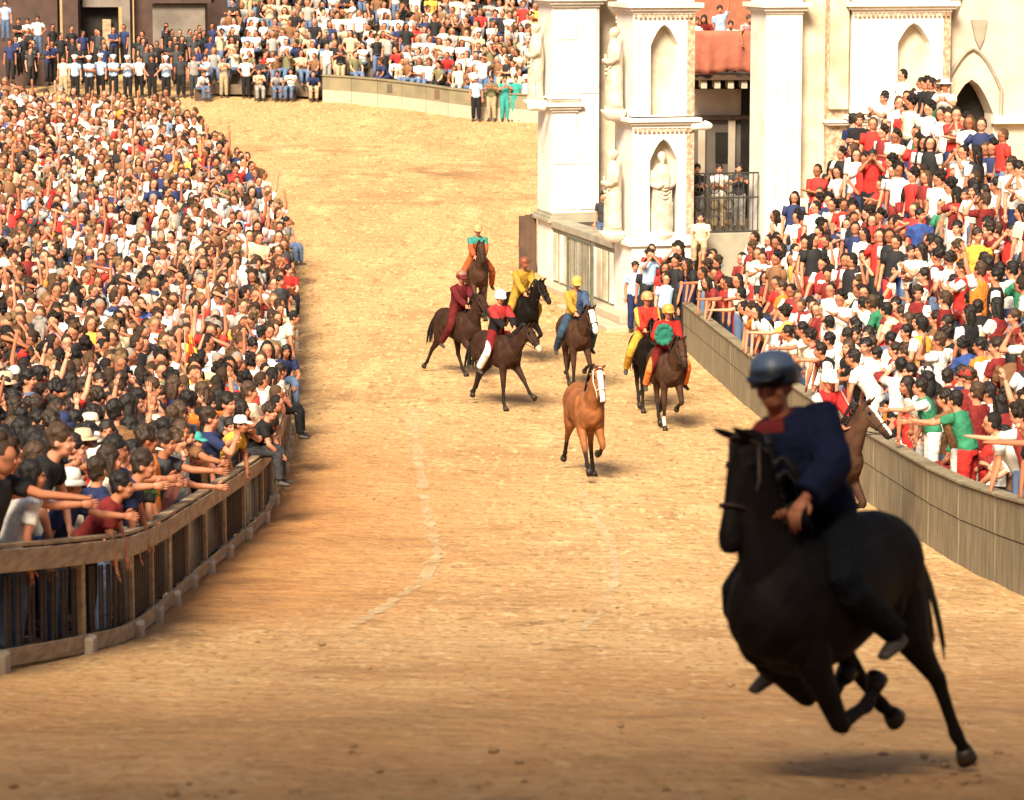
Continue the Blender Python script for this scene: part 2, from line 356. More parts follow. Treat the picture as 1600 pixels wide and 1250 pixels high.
def body_low(J):
    G = Geo(); H = J['head']
    G.tube(J['neck'], [.06, .056, .054], 6); G.ell(H @ Vector((0, 0, -.005)), (.088, .104, .128), 10, 8, H)
    G.ell(H @ Vector((0, -.095, -.02)), (.014, .02, .022), 5, 4, H)
    for (S, E, W), sg in zip(J['arm'], (-1, 1)):
        d = (W - E).normalized()
        G.tube([S.lerp(E, .4), E, W, W + d*.09, W + d*.17], [.045, .04, .027, (.042, .02), (.025, .012)], 6)
    for hp_, kn, an, toe in J['leg']: G.tube([an + (an-toe)*.25, an.lerp(toe, .3), toe], [.035, .048, .03], 5)
    return G
# hair and hats in head coordinates (origin at the head's centre, facing -y)
def hair_geo(kind, seed=0, fine=True):
    G = Geo(); nu, nv = (18, 14) if fine else (8, 6); rg = random.Random(seed)
    G.ell((0, .022, .032), (.088, .098, .102), nu, nv, None, .10 if fine else .05)
    if kind == 'curly':
        for i in range(26 if fine else 7):
            th = rg.uniform(0, 2*math.pi); ph = rg.uniform(0, 1.9); r = .035 if fine else .05
            p = Vector((.085*math.sin(ph)*math.cos(th), .03 + .09*math.sin(ph)*math.sin(th), .04 + .095*math.cos(ph)))
            if p.y < -.055 and p.z < .09: continue
            G.ell(p, (r, r, r), 8 if fine else 5, 6 if fine else 4, None, .2)
    if kind == 'long':
        G.tube([(0, .05, .03), (0, .075, -.06), (0, .085, -.16), (0, .08, -.24)], [(.088, .06), (.092, .05), (.082, .04), (.055, .02)], 12 if fine else 6, smooth=2 if fine else 1)
        for sg in (-1, 1): G.tube([(sg*.07, 0, .05), (sg*.09, .0, -.03), (sg*.085, .02, -.13), (sg*.08, .04, -.2)], [.03, .028, .024, .012], 8 if fine else 5)
    if kind == 'short':
        for sg in (-1, 1): G.ell((sg*.072, .03, -.012), (.018, .045, .04), 8, 6)
        G.ell((0, .075, -.03), (.062, .035, .055), 10, 6)
    if fine and kind != 'curly':
        for i in range(60):
            th = rg.uniform(0, 2*math.pi); ph = rg.uniform(0, 1.55); d_ = Vector((math.sin(ph)*math.cos(th), math.sin(ph)*math.sin(th), math.cos(ph)))
            p = Vector((0, .022, .032)) + Vector((d_.x*.086, d_.y*.096, d_.z*.10)); G.ell(p, (rg.uniform(.014, .026),)*3, 6, 5)
    return G
def hat_geo(kind):
    G = Geo()
    if kind == 'bucket':
        G.tube([(0, .01, .165), (0, .01, .155), (0, .01, .11), (0, .01, .045), (0, .01, .04)], [.05, .082, .10, .112, .10], 20)
        G.tube([(0, .01, .062), (0, .01, .05), (0, .01, .02), (0, .01, .012)], [.108, .118, .158, .15], 24)
    elif kind == 'cap':
        G.tube([(0, .012, .145), (0, .012, .135), (0, .012, .10), (0, .012, .045), (0, .012, .03)], [.03, .065, .094, .104, .10], 18)
        G.tube([(0, -.06, .052), (0, -.11, .046), (0, -.165, .03), (0, -.18, .026)], [(.075, .008), (.08, .008), (.06, .007), (.03, .005)], 10)
    elif kind == 'police':
        G.tube([(0, .0, .135), (0, .0, .13), (0, -.01, .115), (0, .0, .085), (0, .005, .045)], [.09, .13, .135, .105, .10], 20)
        G.tube([(0, -.07, .05), (0, -.12, .038), (0, -.15, .025)], [(.08, .008), (.07, .008), (.04, .006)], 10)
    elif kind == 'straw':
        G.tube([(0, .01, .155), (0, .01, .148), (0, .01, .09), (0, .01, .05)], [.05, .08, .098, .104], 18)
        G.tube([(0, .01, .066), (0, .01, .058), (0, .01, .048)], [.10, .20, .19], 24)
    elif kind == 'helmet':
        G.tube([(0, .012, .168), (0, .012, .160), (0, .012, .135), (0, .012, .09), (0, .014, .03), (0, .016, -.005)], [.02, .055, .09, .112, .120, .116], 24, smooth=2)
        G.tube([(0, -.075, .052), (0, -.13, .038), (0, -.175, .02), (0, -.185, .016)], [(.095, .010), (.09, .009), (.06, .008), (.03, .006)], 14)
    return G
POSES = {
 'rest':   dict(hands=((-.25, -.06, .80), (.25, -.06, .80))),
 'turned': dict(hands=((-.25, -.03, .80), (.24, -.08, .82)), head=(35, 0)),
 'glance': dict(hands=((-.24, -.08, .84), (.25, -.03, .80)), head=(-30, 4), roll=4),
 'crossed':dict(hands=((.10, -.20, 1.17), (-.10, -.23, 1.20)), poles=((-1, .1, -.6), (1, .1, -.6))),
 'wave':   dict(hands=((-.25, -.06, .80), (.30, -.12, 1.93)), poles=((-.5, .5, -1), (1, .2, 0)), roll=-4),
 'cheer':  dict(hands=((-.30, -.14, 1.90), (.27, -.1, 1.93)), poles=((-1, .2, 0), (1, .2, 0)), head=(0, -6)),
 'camera': dict(hands=((-.06, -.23, 1.545), (.08, -.23, 1.55)), poles=((-.8, 0, -1), (.8, 0, -1))),
 'point':  dict(hands=((-.24, -.06, .82), (.22, -.62, 1.47)), poles=((-.5, .5, -1), (.6, 0, -1))),
 'shade':  dict(hands=((-.24, -.06, .82), (.085, -.13, 1.655)), poles=((-.5, .5, -1), (1, -.2, -.2)), head=(12, 0)),
 'clap':   dict(hands=((-.025, -.30, 1.33), (.03, -.31, 1.35)), poles=((-1, 0, -.7), (1, 0, -.7))),
 'hips':   dict(hands=((-.19, -.05, 1.0), (.19, -.05, 1.0)), poles=((-1, .6, 0), (1, .6, 0)), head=(-15, 0)),
 'lean':   dict(hands=((-.22, -.36, 1.02), (.24, -.36, 1.05)), lean=38, poles=((-1, .2, -.2), (1, .2, -.2)), head=(0, -18)),
 'reach':  dict(hands=((-.26, -.12, .88), (.16, -.60, 1.50)), lean=20, poles=((-.5, .5, -1), (.6, 0, -1)), head=(-10, -8)),
 'sit':    dict(hands=((-.13, -.36, 1.03), (.14, -.36, 1.03)), sit=True, lean=8, poles=((-1, .3, -.3), (1, .3, -.3))),
 'sit_turn': dict(hands=((-.15, -.36, 1.0), (.05, -.30, 1.02)), sit=True, lean=12, head=(32, 0), poles=((-1, .3, -.3), (1, .3, -.3))),
 'sit_cross': dict(hands=((.10, -.22, 1.15), (-.10, -.24, 1.18)), sit=True, lean=2, poles=((-1, .1, -.6), (1, .1, -.6))),
 'sit_wave': dict(hands=((-.14, -.36, 1.0), (.28, -.15, 1.9)), sit=True, poles=((-1, .3, -.3), (1, .2, 0))),
 'sit_lean': dict(hands=((-.12, -.42, 1.15), (.12, -.42, 1.15)), sit=True, lean=32, head=(-20, -14), poles=((-1, .3, -.2), (1, .3, -.2))),
 'sit_clap': dict(hands=((-.025, -.32, 1.28), (.03, -.33, 1.30)), sit=True, poles=((-1, 0, -.7), (1, 0, -.7))),
 'sit_camera': dict(hands=((-.06, -.23, 1.545), (.08, -.23, 1.55)), sit=True, poles=((-.8, 0, -1), (.8, 0, -1)), head=(15, 0)),
}
def combine(me, G):
    """append a collector's faces (fingers) to a finished mesh"""
    bm = bmesh.new(); bm.from_mesh(me); t = bpy.data.meshes.new('t'); t.from_pydata(G.arr().tolist(), [], G.f); bm.from_mesh(t); bpy.data.meshes.remove(t)
    bmesh.ops.recalc_face_normals(bm, faces=bm.faces); bm.to_mesh(me); bm.free()
    me.polygons.foreach_set('use_smooth', [True] * len(me.polygons))
HAND_SIDE = {'crossed': (0, 0, 1), 'point': (0, 0, -1), 'reach': (0, .3, -1), 'clap': (0, 0, 1)}
def arm_zone(J):
    def fn(co):
        z = np.zeros((len(co), 4)); arm = np.full(len(co), 9.); tor = np.full(len(co), 9.)
        def seg(p, q): d = np.array(tuple(q - p)); L2 = d @ d; t = np.clip((co - np.array(tuple(p))) @ d / L2, 0, 1); return np.linalg.norm(co - np.array(tuple(p)) - t[:, None]*d, axis=1)
        for S, E, W in J['arm']: arm = np.minimum(arm, seg(S.lerp(E, .12), E))
        tor = seg(J['spine'][0], J['spine'][4]); z[arm + .075 < tor] = (.78, .74, .68, 1); return z
    return fn
def make_variant(name, J, voxel=.0145, long=False, short=False, fist=False, side=None, cvox=.018, bulk=.016, vest=False):
    V = {'J': J}
    b = body_hi(J).remesh('body', voxel, 'skin', 1)
    hg = Geo()
    for (S, E, W), sg in zip(J['arm'], (-1, 1)): hand_geo(hg, W, W - E, side or (-sg * 1.0, .2, .15), fist=fist)
    combine(b, hg); zone(b, face_zone(J)); V['body'] = b
    V['shirt'] = shirt_geo(J, long, bulk).remesh('shirt', cvox, 'cloth', 2)
    if vest:
        V['vest'] = V['shirt'].copy(); zone(V['vest'], arm_zone(J))
    V['trousers'] = trouser_geo(J, short=short).remesh('trousers', cvox, 'cloth', 2)
    V['head'] = J['head'].copy(); return V
VAR = {}
for nm, kw in POSES.items():
    J = joints(**kw); VAR[nm] = make_variant(nm, J, side=HAND_SIDE.get(nm), vest=True)
HAIR = {k: hair_geo(k, 3).remesh('hair', .013, 'hair', 1) for k in ('short', 'curly', 'long')}
HATS = {k: hat_geo(k).mesh('hat', 'hat', True) for k in ('bucket', 'cap', 'police', 'straw')}
HATS['helmet'] = hat_geo('helmet').mesh('helmet', 'gloss', True)
# far-off versions, as plain arrays, for the crowds that read as one mass
LOW = {}
for nm in POSES:
    J = VAR[nm]['J']; H = J['head']; parts = [(0, body_low(J)), (1, shirt_geo(J, fine=False)), (2, trouser_geo(J, fine=False))]
    for hk in ('short', 'curly', 'long'):
        hg = hair_geo(hk, 3, False).move(H @ Matrix.Scale(1.1, 4)); vs = []; fs = []; ids = []; n0 = 0
        for pid, g in parts + [(3, hg)]:
            a = g.arr(); i = np.full(len(a), pid)
            if pid == 1: i[len(g.v[0]):] = 6
            if pid == 0:
                q = (a - np.array(H.translation)) @ np.array(H.to_3x3()); e = (q[:, 1] < -.05) & (np.abs(q[:, 2] - .01) < .03) & (np.abs(q[:, 0]) > .012) & (np.abs(q[:, 0]) < .075)
                i[e] = 4; i[a[:, 2] < .14 if not POSES[nm].get('sit') else a[:, 2] < .1] = 5
            vs.append(a); ids.append(i); fs += [tuple(x + n0 for x in f) for f in g.f]; n0 += len(a)
        LOW[nm, hk] = (np.vstack(vs), np.concatenate(ids), fs)
SKIN = [(.55, .235, .14), (.47, .185, .105), (.61, .285, .185), (.37, .14, .075), (.51, .205, .12)]
HAIRC = [(.012, .009, .008), (.02, .013, .01), (.035, .02, .012), (.07, .038, .02), (.012, .01, .01), (.15, .09, .045), (.22, .2, .18)]
HAIRN = ['black', 'black', 'dark brown', 'brown', 'black', 'light brown', 'grey']
COLS = {'white': (.80, .77, .72), 'cream': (.72, .62, .46), 'black': (.02, .02, .022), 'red': (.55, .035, .03), 'maroon': (.20, .025, .025), 'yellow': (.70, .42, .07),
        'orange': (.75, .22, .04), 'royal blue': (.04, .08, .28), 'navy': (.025, .035, .10), 'light blue': (.36, .50, .70), 'grey': (.30, .29, .28), 'green': (.04, .22, .12),
        'teal': (.05, .33, .30), 'brown': (.20, .10, .05), 'pink': (.72, .36, .36), 'beige': (.52, .40, .27), 'olive': (.16, .15, .08), 'denim': (.10, .15, .26), 'khaki': (.42, .33, .21), 'charcoal': (.05, .05, .055)}
POSEN = {'rest': 'standing', 'turned': 'head turned aside', 'glance': 'glancing aside', 'crossed': 'arms folded', 'wave': 'one arm raised', 'cheer': 'both arms raised', 'camera': 'hands at face',
         'point': 'arm stretched out', 'shade': 'shading eyes', 'clap': 'hands clasped', 'hips': 'hands on hips', 'lean': 'leaning forward', 'reach': 'reaching forward', 'sit': 'seated',
         'sit_turn': 'seated, turned aside', 'sit_cross': 'seated, arms folded', 'sit_wave': 'seated, arm raised', 'sit_lean': 'seated, leaning forward', 'sit_clap': 'seated, hands clasped', 'sit_camera': 'seated, hands at face'}
def person(pose, loc, face, shirt, trousers, label, group, hair='short', hairc=0, skin=0, hat=None, hatc='white', scale=1.0, V=None, vest=False):
    """an Empty at the feet > body, shirt, trousers, hair, hat; face = heading in degrees, 0 looks at the camera"""
    V = V or VAR[pose]
    t = thing('person', label, 'person', loc, R(face), group, scale)
    obj('body', V['body'], t, SKIN[skin]); obj('shirt', V['vest' if vest else 'shirt'], t, COLS[shirt]); obj('trousers', V['trousers'], t, COLS[trousers])
    if hair: obj('hair', HAIR[hair], t, HAIRC[hairc], M=V['head'])
    if hat: obj('helmet' if hat == 'helmet' else 'hat', HATS[hat], t, COLS[hatc], M=V['head'])
    return t
ORD = ['first', 'second', 'third', 'fourth', 'fifth', 'sixth', 'seventh', 'eighth', 'ninth', 'tenth', 'eleventh', 'twelfth', 'thirteenth', 'fourteenth', 'fifteenth', 'sixteenth', 'seventeenth',
       'eighteenth', 'nineteenth', 'twentieth']
def ordn(i):
    if i < 20: return ORD[i]
    tens = {2: 'twenty', 3: 'thirty', 4: 'forty', 5: 'fifty', 6: 'sixty', 7: 'seventy', 8: 'eighty'}
    if (i + 1) % 10 == 0: return {3: 'thirtieth', 4: 'fortieth', 5: 'fiftieth', 6: 'sixtieth', 7: 'seventieth', 8: 'eightieth'}[(i + 1) // 10]
    return tens[(i + 1) // 10] + '-' + ORD[(i + 1) % 10 - 1]
class Crowd:
    """many far-off people as one mesh, real geometry with a colour per person and part"""
    def __init__(s): s.v = []; s.c = []; s.f = []; s.n = 0
    def add(s, pose, hair, loc, face, scale, skin, shirt, trousers, hairc, vest=False):
        v, ids, fs = LOW[pose, hair]; a = R(face); c, sn = math.cos(a), math.sin(a); v = v * scale
        w = np.empty_like(v); w[:, 0] = v[:, 0]*c - v[:, 1]*sn + loc[0]; w[:, 1] = v[:, 0]*sn + v[:, 1]*c + loc[1]; w[:, 2] = v[:, 2] + loc[2]
        sk = np.array(SKIN[skin]); T = np.array([sk, COLS[shirt], COLS[trousers], HAIRC[hairc], sk*.35, (.05, .04, .035), COLS['white'] if vest else COLS[shirt]])
        s.v.append(w); s.c.append(T[ids]); s.f.append([tuple(x + s.n for x in f) for f in fs]); s.n += len(v)
    def build(s, name, label, cat):
        me = bpy.data.meshes.new(name); V = np.vstack(s.v).astype(np.float32); C = np.vstack(s.c); fl = [f for fs in s.f for f in fs]
        ln = np.array([len(f) for f in fl], np.int32); st = np.concatenate([[0], np.cumsum(ln)[:-1]]).astype(np.int32); lv = np.fromiter((i for f in fl for i in f), np.int32, int(ln.sum()))
        me.vertices.add(len(V)); me.vertices.foreach_set('co', V.ravel()); me.loops.add(len(lv)); me.loops.foreach_set('vertex_index', lv)
        me.polygons.add(len(ln)); me.polygons.foreach_set('loop_start', st); me.polygons.foreach_set('loop_total', ln); me.update(calc_edges=True); me.validate()
        me.polygons.foreach_set('use_smooth', [True] * len(me.polygons))
        a = me.attributes.new('zone', 'FLOAT_COLOR', 'POINT'); a.data.foreach_set('color', np.hstack([C, np.ones((len(C), 1))]).astype(np.float32).ravel())
        me.materials.append(MATS['crowd']); o = obj(name, me); tag(o, label, cat); o['kind'] = 'stuff'; return o
# ------------------------------------------------------------------ horses and jockeys
def HV(f, s, z): return Vector((s, -f, z))            # forward, sideways, up -> local axes (forward is -y)
FORE = {'reach': (12, 48, 44, 62), 'lift': (8, 38, -70, -62), 'stand': (-4, 2, 0, 28), 'back': (-22, -40, -56, -85), 'fold': (10, 58, -58, -80), 'tuck': (-14, -4, -78, -112), 'step': (4, 22, 6, 30)}
HIND = {'push': (-12, -48, -34, -52), 'under': (44, 4, 30, 48), 'stand': (20, -36, 2, 24), 'swing': (46, -44, -24, -30), 'trail': (-20, -58, -52, -80), 'step': (30, -24, 8, 30)}
def chain(p, segs):
    out = [p]; q = p.copy()
    for L, a in segs:
        q = q + HV(math.sin(R(a)) * L, 0, -math.cos(R(a)) * L); out.append(q.copy())
    return out
def horse_parts(legs, neck=0, head_drop=0, yaw=0, voxel=.017, blaze=None, points=(.02, .015, .012), socks=(), light_face=None, muzzle=None, patch=None, wide=1.0):
    """legs = near fore, off fore, near hind, off hind (names of leg positions); s < 0 is the first of each pair"""
    G = Geo(); P = {}
    tr = [(-.80, 1.24, .08, .07), (-.73, 1.25, .20, .17), (-.55, 1.27, .29, .265), (-.30, 1.25, .29, .265), (-.05, 1.20, .325, .285), (.22, 1.18, .365, .285), (.45, 1.19, .365, .245), (.62, 1.17, .30, .21), (.74, 1.13, .19, .16), (.80, 1.11, .08, .07)]
    G.tube([HV(f, 0, z) for f, z, h, w in tr], [(w*wide, h) for f, z, h, w in tr], 18, (1, 0, 0), 3)
    for sg in (-1, 1): G.ell(HV(.60, sg * .10, 1.08), (.11, .13, .17), 12, 8); G.ell(HV(-.52, sg * .13, 1.22), (.15, .24, .24), 12, 8)
    G.ell(HV(.28, 0, 1.46), (.07, .22, .085), 10, 8)
    for sg in (-1, 1):
        G.ell(HV(.42, sg * .19, 1.22), (.07, .11, .24), 10, 8); G.ell(HV(-.34, sg * .19, 1.13), (.075, .13, .17), 10, 8); G.ell(HV(.66, sg * .09, 1.13), (.085, .08, .12), 10, 8); G.ell(HV(-.62, sg * .15, 1.12), (.09, .14, .22), 10, 8)
    base = HV(.46, 0, 1.25); Rn = Matrix.Rotation(R(neck), 4, 'X')              # + lowers the neck forward
    Ry = Matrix.Rotation(R(yaw), 4, 'Z')
    def nk(f, s, z, k=1.0): v = Rn @ (HV(f, s, z) - base); v = Matrix.Rotation(R(yaw * k), 4, 'Z') @ v; return base + v
    npts = [(.44, 1.20, .0), (.62, 1.36, .25), (.78, 1.55, .5), (.91, 1.74, .75), (.99, 1.88, 1)]; nr = [(.19, .30), (.145, .25), (.11, .195), (.088, .155), (.078, .125)]
    G.tube([nk(f, 0, z, k) for f, z, k in npts], nr, 14, (1, 0, 0), 3)
    poll = nk(.99, 0, 1.90); P['crest'] = [(nk(f - .19 * (1 - k * .45), 0, z + .20 * (1 - k * .45), k)) for f, z, k in npts[1:]]
    Rh = Matrix.Rotation(R(yaw * 1.5), 4, 'Z') @ Matrix.Rotation(R(neck * .5 + head_drop), 4, 'X')
    hd = Rh @ HV(.74, 0, -.67).normalized(); hu = Rh @ HV(.67, 0, .74).normalized(); hs = Rh @ Vector((1, 0, 0))
    hp = lambda a, s, u: poll + hd * a + hs * s + hu * u
    G.tube([hp(-.06, 0, -.01), hp(.02, 0, -.01), hp(.13, 0, -.035), hp(.26, 0, -.02), hp(.40, 0, .0), hp(.50, 0, .002), hp(.565, 0, -.008), hp(.59, 0, -.014)],
           [(.05, .06), (.08, .10), (.095, .135), (.082, .112), (.060, .078), (.062, .074), (.052, .058), (.025, .03)], 14, hs, 2)
    for sg in (-1, 1):
        G.ell(hp(.15, sg * .05, -.085), (.045, .07, .06), 10, 6, Rh); G.ell(hp(.13, sg * .082, .035), (.022, .03, .024), 8, 6, Rh); G.ell(hp(.53, sg * .045, .012), (.02, .03, .024), 8, 6, Rh)
        e0 = hp(-.01, sg * .05, .07); G.tube([e0 - hu*.03, e0 + hu*.045 + hs*sg*.012, e0 + hu*.10 + hs*sg*.018, e0 + hu*.155 + hs*sg*.012], [(.03, .022), (.036, .022), (.026, .016), (.005, .005)], 8, hs)
    P['head'] = (poll, hd, hu, hs); hoofs = []; lowlegs = []
    for i, sg in ((0, -1), (1, 1)):
        a = FORE[legs[i]] if isinstance(legs[i], str) else legs[i]
        c = chain(HV(.50, sg * .145, 1.10), [(.20, a[0]), (.41, a[1]), (.31, a[2]), (.13, a[3])])
        G.tube([c[0] + HV(0, 0, .05), c[1], c[1].lerp(c[2], .35), c[2], c[2].lerp(c[3], .18), c[2].lerp(c[3], .75), c[3], c[3].lerp(c[4], .6), c[4]], [(.10, .15), (.088, .115), (.068, .085), (.05, .056), (.042, .046), (.032, .038), (.042, .047), (.034, .038), (.042, .044)], 12, (1, 0, 0), 2)
        hoofs.append((c[4], (c[4] - c[3]).normalized())); lowlegs.append((c[2], c[3], c[4]))
    for i, sg in ((2, -1), (3, 1)):
        a = HIND[legs[i]] if isinstance(legs[i], str) else legs[i]
        c = chain(HV(-.46, sg * .14, 1.20), [(.34, a[0]), (.43, a[1]), (.37, a[2]), (.13, a[3])])
        G.tube([c[0] + HV(-.04, 0, .06), c[0].lerp(c[1], .5) + HV(-.05, 0, 0), c[1] + HV(-.03, 0, 0), c[1].lerp(c[2], .4), c[2].lerp(c[1], .12), c[2], c[2].lerp(c[3], .25), c[3].lerp(c[2], .2), c[3], c[3].lerp(c[4], .6), c[4]],
               [(.12, .22), (.12, .20), (.105, .145), (.075, .095), (.046, .062), (.048, .06), (.038, .046), (.034, .038), (.042, .047), (.034, .038), (.042, .044)], 12, (1, 0, 0), 2)
        hoofs.append((c[4], (c[4] - c[3]).normalized())); lowlegs.append((c[2], c[3], c[4]))
    me = G.remesh('body', voxel * .85, 'coat', 2)
    A = lambda v: np.array(tuple(v))
    def zn(co):
        z = np.zeros((len(co), 4)); q = co - A(poll); a_, u_, s_ = q @ A(hd), q @ A(hu), q @ A(hs); onhead = (a_ > .0) & (a_ < .7) & (np.abs(s_) < .13) & (np.abs(u_) < .2)
        for k, (c2, c3, c4) in enumerate(lowlegs):
            for p0, p1, r, f0 in ((c2, c3, .075, 0), (c3, c4, .10, 1)):
                d = A(p1) - A(p0); L = np.linalg.norm(d); d /= L; t = np.clip((co - A(p0)) @ d, 0, L); dist = np.linalg.norm(co - A(p0) - t[:, None] * d, axis=1)
                kk = dist < r; share = np.clip(t / L * 3, 0.25, 1) if f0 == 0 else np.ones(len(co))
                col = points if k not in socks else ((.62, .56, .48) if f0 else points)
                z[kk, :3] = col; z[kk, 3] = np.maximum(z[kk, 3], share[kk])
        mz = onhead & (a_ > .46); z[mz] = (muzzle or points) + (.85,)
        if light_face: k = onhead & (a_ > .05); z[k] = light_face + (.9,)
        if blaze: k = onhead & (np.abs(s_) < blaze * (1 - .3 * a_)) & (u_ > .02) & (a_ > .04) & (a_ < .56); z[k] = (.78, .72, .64, 1)
        for sg in (-1, 1):
            e = (np.abs(a_ - .135) < .03) & (np.abs(s_ - sg * .098) < .02) & (np.abs(u_ - .037) < .022); z[e] = (.006, .005, .005, 1)
        if patch: z = patch(co, z)
        return z
    zone(me, zn); P['body'] = me; P['hoofs'] = hoofs; P['minz'] = min((h + d * .085).z for h, d in hoofs) - .02
    # mane, tail
    M = Geo(); rg = random.Random(5); cr = P['crest']
    for i in range(16):
        t = i / 15 * (len(cr) - 1); k = min(int(t), len(cr) - 2); p = cr[k].lerp(cr[k + 1], t - k) - Vector((0, 0, .07)); sg = rg.choice((-1, 1))
        M.tube([p, p + Vector((sg*.035, .05, .055)), p + Vector((sg*.08, .09, -.01)), p + Vector((sg*.10, .11 + rg.uniform(0, .05), -.14))], [(.035, .03), (.04, .016), (.035, .010), (.01, .004)], 6, (0, 1, 0), 2)
    P['mane'] = M.mesh('mane', 'hair', True)
    T = Geo()
    for i in range(15):
        a = rg.uniform(-1, 1); b = rg.uniform(-1, 1); r0 = HV(-.80 + .01 * b, .02 * a, 1.33)
        T.tube([HV(-.72, .015 * a, 1.36), r0 + HV(-.06, 0, .0), r0 + HV(-.20, .03 * a, -.14 + .03 * b), r0 + HV(-.28 - .06 * b, .07 * a, -.38), r0 + HV(-.30 - .09 * b, .10 * a, -.60 - .1 * abs(a))], [.022, .026, .024, .018, .004], 6, (1, 0, 0), 2)
    P['tail'] = T.mesh('tail', 'hair', True)
    B = Geo()
    def strap(a, w, h, uo=0, tilt=0):
        ring = []
        for k in range(17):
            th = 2 * math.pi * k / 16; ring.append(hp(a + tilt * math.sin(th), w * math.cos(th), uo + h * math.sin(th)))
        B.tube(ring, [(.008, .012)] * 17, 5, hd)
    strap(.36, .076, .098, 0); strap(.03, .090, .118, -.01, -.03)
    for sg in (-1, 1): B.tube([hp(.03, sg * .088, .02), hp(.20, sg * .10, -.02), hp(.36, sg * .076, -.01), hp(.48, sg * .064, -.04)], [.009] * 4, 5)
    P['bit'] = [hp(.47, sg * .068, -.045) for sg in (-1, 1)]; P['bridle'] = B
    return P
def hoof_mesh(p, d):
    G = Geo(); w = Vector((1, 0, 0)); G.tube([p - d*.012, p + d*.03 + HV(.012, 0, 0), p + d*.085 + HV(.022, 0, 0)], [(.044, .046), (.052, .058), (.058, .068)], 12, w); return G.mesh('hoof', 'hoof_horn', True)
def place_horse(P, loc, rz, label, coat, hair=(.012, .009, .008), lift=0.0, rein_to=None, strap='leather', scale=1.0, pitch=0, roll=0):
    t = thing('horse', label, 'horse', (loc[0], loc[1], loc[2] - P['minz'] * scale + lift), R(rz), 'racing horses on the track', scale)
    t.rotation_euler = (R(pitch), R(roll), R(rz))
    obj('body', P['body'], t, coat); obj('mane', P['mane'], t, hair); obj('tail', P['tail'], t, hair)
    for h, d in P['hoofs']: obj('hoof', hoof_mesh(h, d), t)
    B = P['bridle']
    if rein_to is not None:
        for p, q in zip(P['bit'], rein_to): q = Vector(q); B.tube([p, p.lerp(q, .5) + Vector((0, 0, -.05)), q], [.009, .009, .009], 5, smooth=3)
    br = B.mesh('bridle', strap, True); obj('bridle', br, t); return t
SEAT = HV(.02, 0, 1.53)
def ride_joints(hands=((-.10, -.50, 1.12), (.10, -.50, 1.12)), lean=22, head=(0, -6), poles=None, swing=.4, roll=0, tuck=False, twist=0):
    J = joints(hands=hands, lean=lean, ride=swing, head=head, poles=poles or ((-1, .3, -.5), (1, .3, -.5)), roll=roll, twist=twist)
    if tuck: hp_ = J['leg'][1][0]; an_ = Vector((.33, .06, -.52)); J['leg'][1] = (hp_, Vector((.30, -.34, -.22)), an_, an_ + Vector((.0, -.17, -.08)))
    return J
def jockey(J, horse, label, jacket, trousers, helmet, paint=None, skin=0, voxel=.016, bulk=.034, scale=1.05, tpaint=None, hpaint=None):
    """a person astride; a thing of its own at the horse's seat"""
    V = make_variant('ride', J, voxel, long=True, fist=True, cvox=voxel, bulk=bulk)
    t = thing('person', label, 'person', (0, 0, 0), 0, 'jockeys riding bareback')
    M = horse.matrix_basis @ Matrix.Translation(SEAT) @ Matrix.Scale(scale / horse.scale[0], 4); t.matrix_basis = M
    b = obj('body', V['body'], t, SKIN[skin]); s = obj('jacket', V['shirt'], t, jacket); V['shirt'].name = 'jacket'
    if paint: zone(V['shirt'], paint)
    if tpaint: zone(V['trousers'], tpaint)
    tr = obj('trousers', V['trousers'], t, trousers)
    hm = hat_geo('helmet').mesh('helmet', 'gloss', True)
    if hpaint: zone(hm, hpaint)
    obj('helmet', hm, t, helmet, M=V['head']); obj('hair', hair_geo('short', 2).remesh('hair', .013, 'hair', 1), t, HAIRC[0], M=V['head'] @ Matrix.Scale(.93, 4))
    return t
# ------------------------------------------------------------------ the setting: ground
def sheet(name, xs, ys, zf, mat):
    X, Y = np.meshgrid(xs, ys); Z = zf(X, Y); V = np.stack([X, Y, Z], -1).reshape(-1, 3); nx = len(xs)
    Fc = [(j*nx+i, j*nx+i+1, (j+1)*nx+i+1, (j+1)*nx+i) for j in range(len(ys)-1) for i in range(nx-1)]
    g = Geo(); g.add(V, Fc); return structure(name, g.mesh(name, mat, True))
def ruts(X, Y):
    return (0.018*np.sin(X*2.1 + 0.7*np.sin(Y*.31)) * np.sin(Y*.83 + X*.4) + 0.012*np.sin(X*5.3 + Y*.5)*np.sin(Y*2.3 - X*1.1)) * (np.abs(X) < 30) * (Y > 2) * (Y < 140)
xs = np.concatenate([[-400, -200, -100, -60, -40], np.arange(-30, 30.1, .6), [40, 60, 100, 200, 400]])
ys = np.concatenate([[-300, -150, -80, -40, -20, -10], np.arange(-4, 150, .6), [160, 180, 220, 300, 420]])
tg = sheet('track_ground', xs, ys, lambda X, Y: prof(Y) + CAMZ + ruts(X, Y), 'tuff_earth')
def resample(P, step):
    P = np.array([tuple(p) for p in P], float)[:, :2]; P = cat_rom(P, 12); d = np.concatenate([[0], np.cumsum(np.linalg.norm(np.diff(P, axis=0), axis=1))])
    s = np.arange(0, d[-1], step); return np.stack([np.interp(s, d, P[:, 0]), np.interp(s, d, P[:, 1])], 1)
def normals(Q, left=True):
    t = np.gradient(Q, axis=0); t /= np.linalg.norm(t, axis=1)[:, None]; nn = np.stack([-t[:, 1], t[:, 0]], 1); return (nn if left else -nn), t
FENCE_PX = [(-170, 1078), (0, 1046), (75, 1032), (130, 1020), (190, 1003), (245, 962), (288, 922), (330, 885), (375, 846), (405, 818), (432, 765), (448, 690), (456, 610), (456, 510), (442, 410), (398, 335), (332, 280), (272, 226), (236, 182), (205, 160)]
FL = resample([hit(*p) for p in FENCE_PX], 0.1); FN, FT = normals(FL, True)
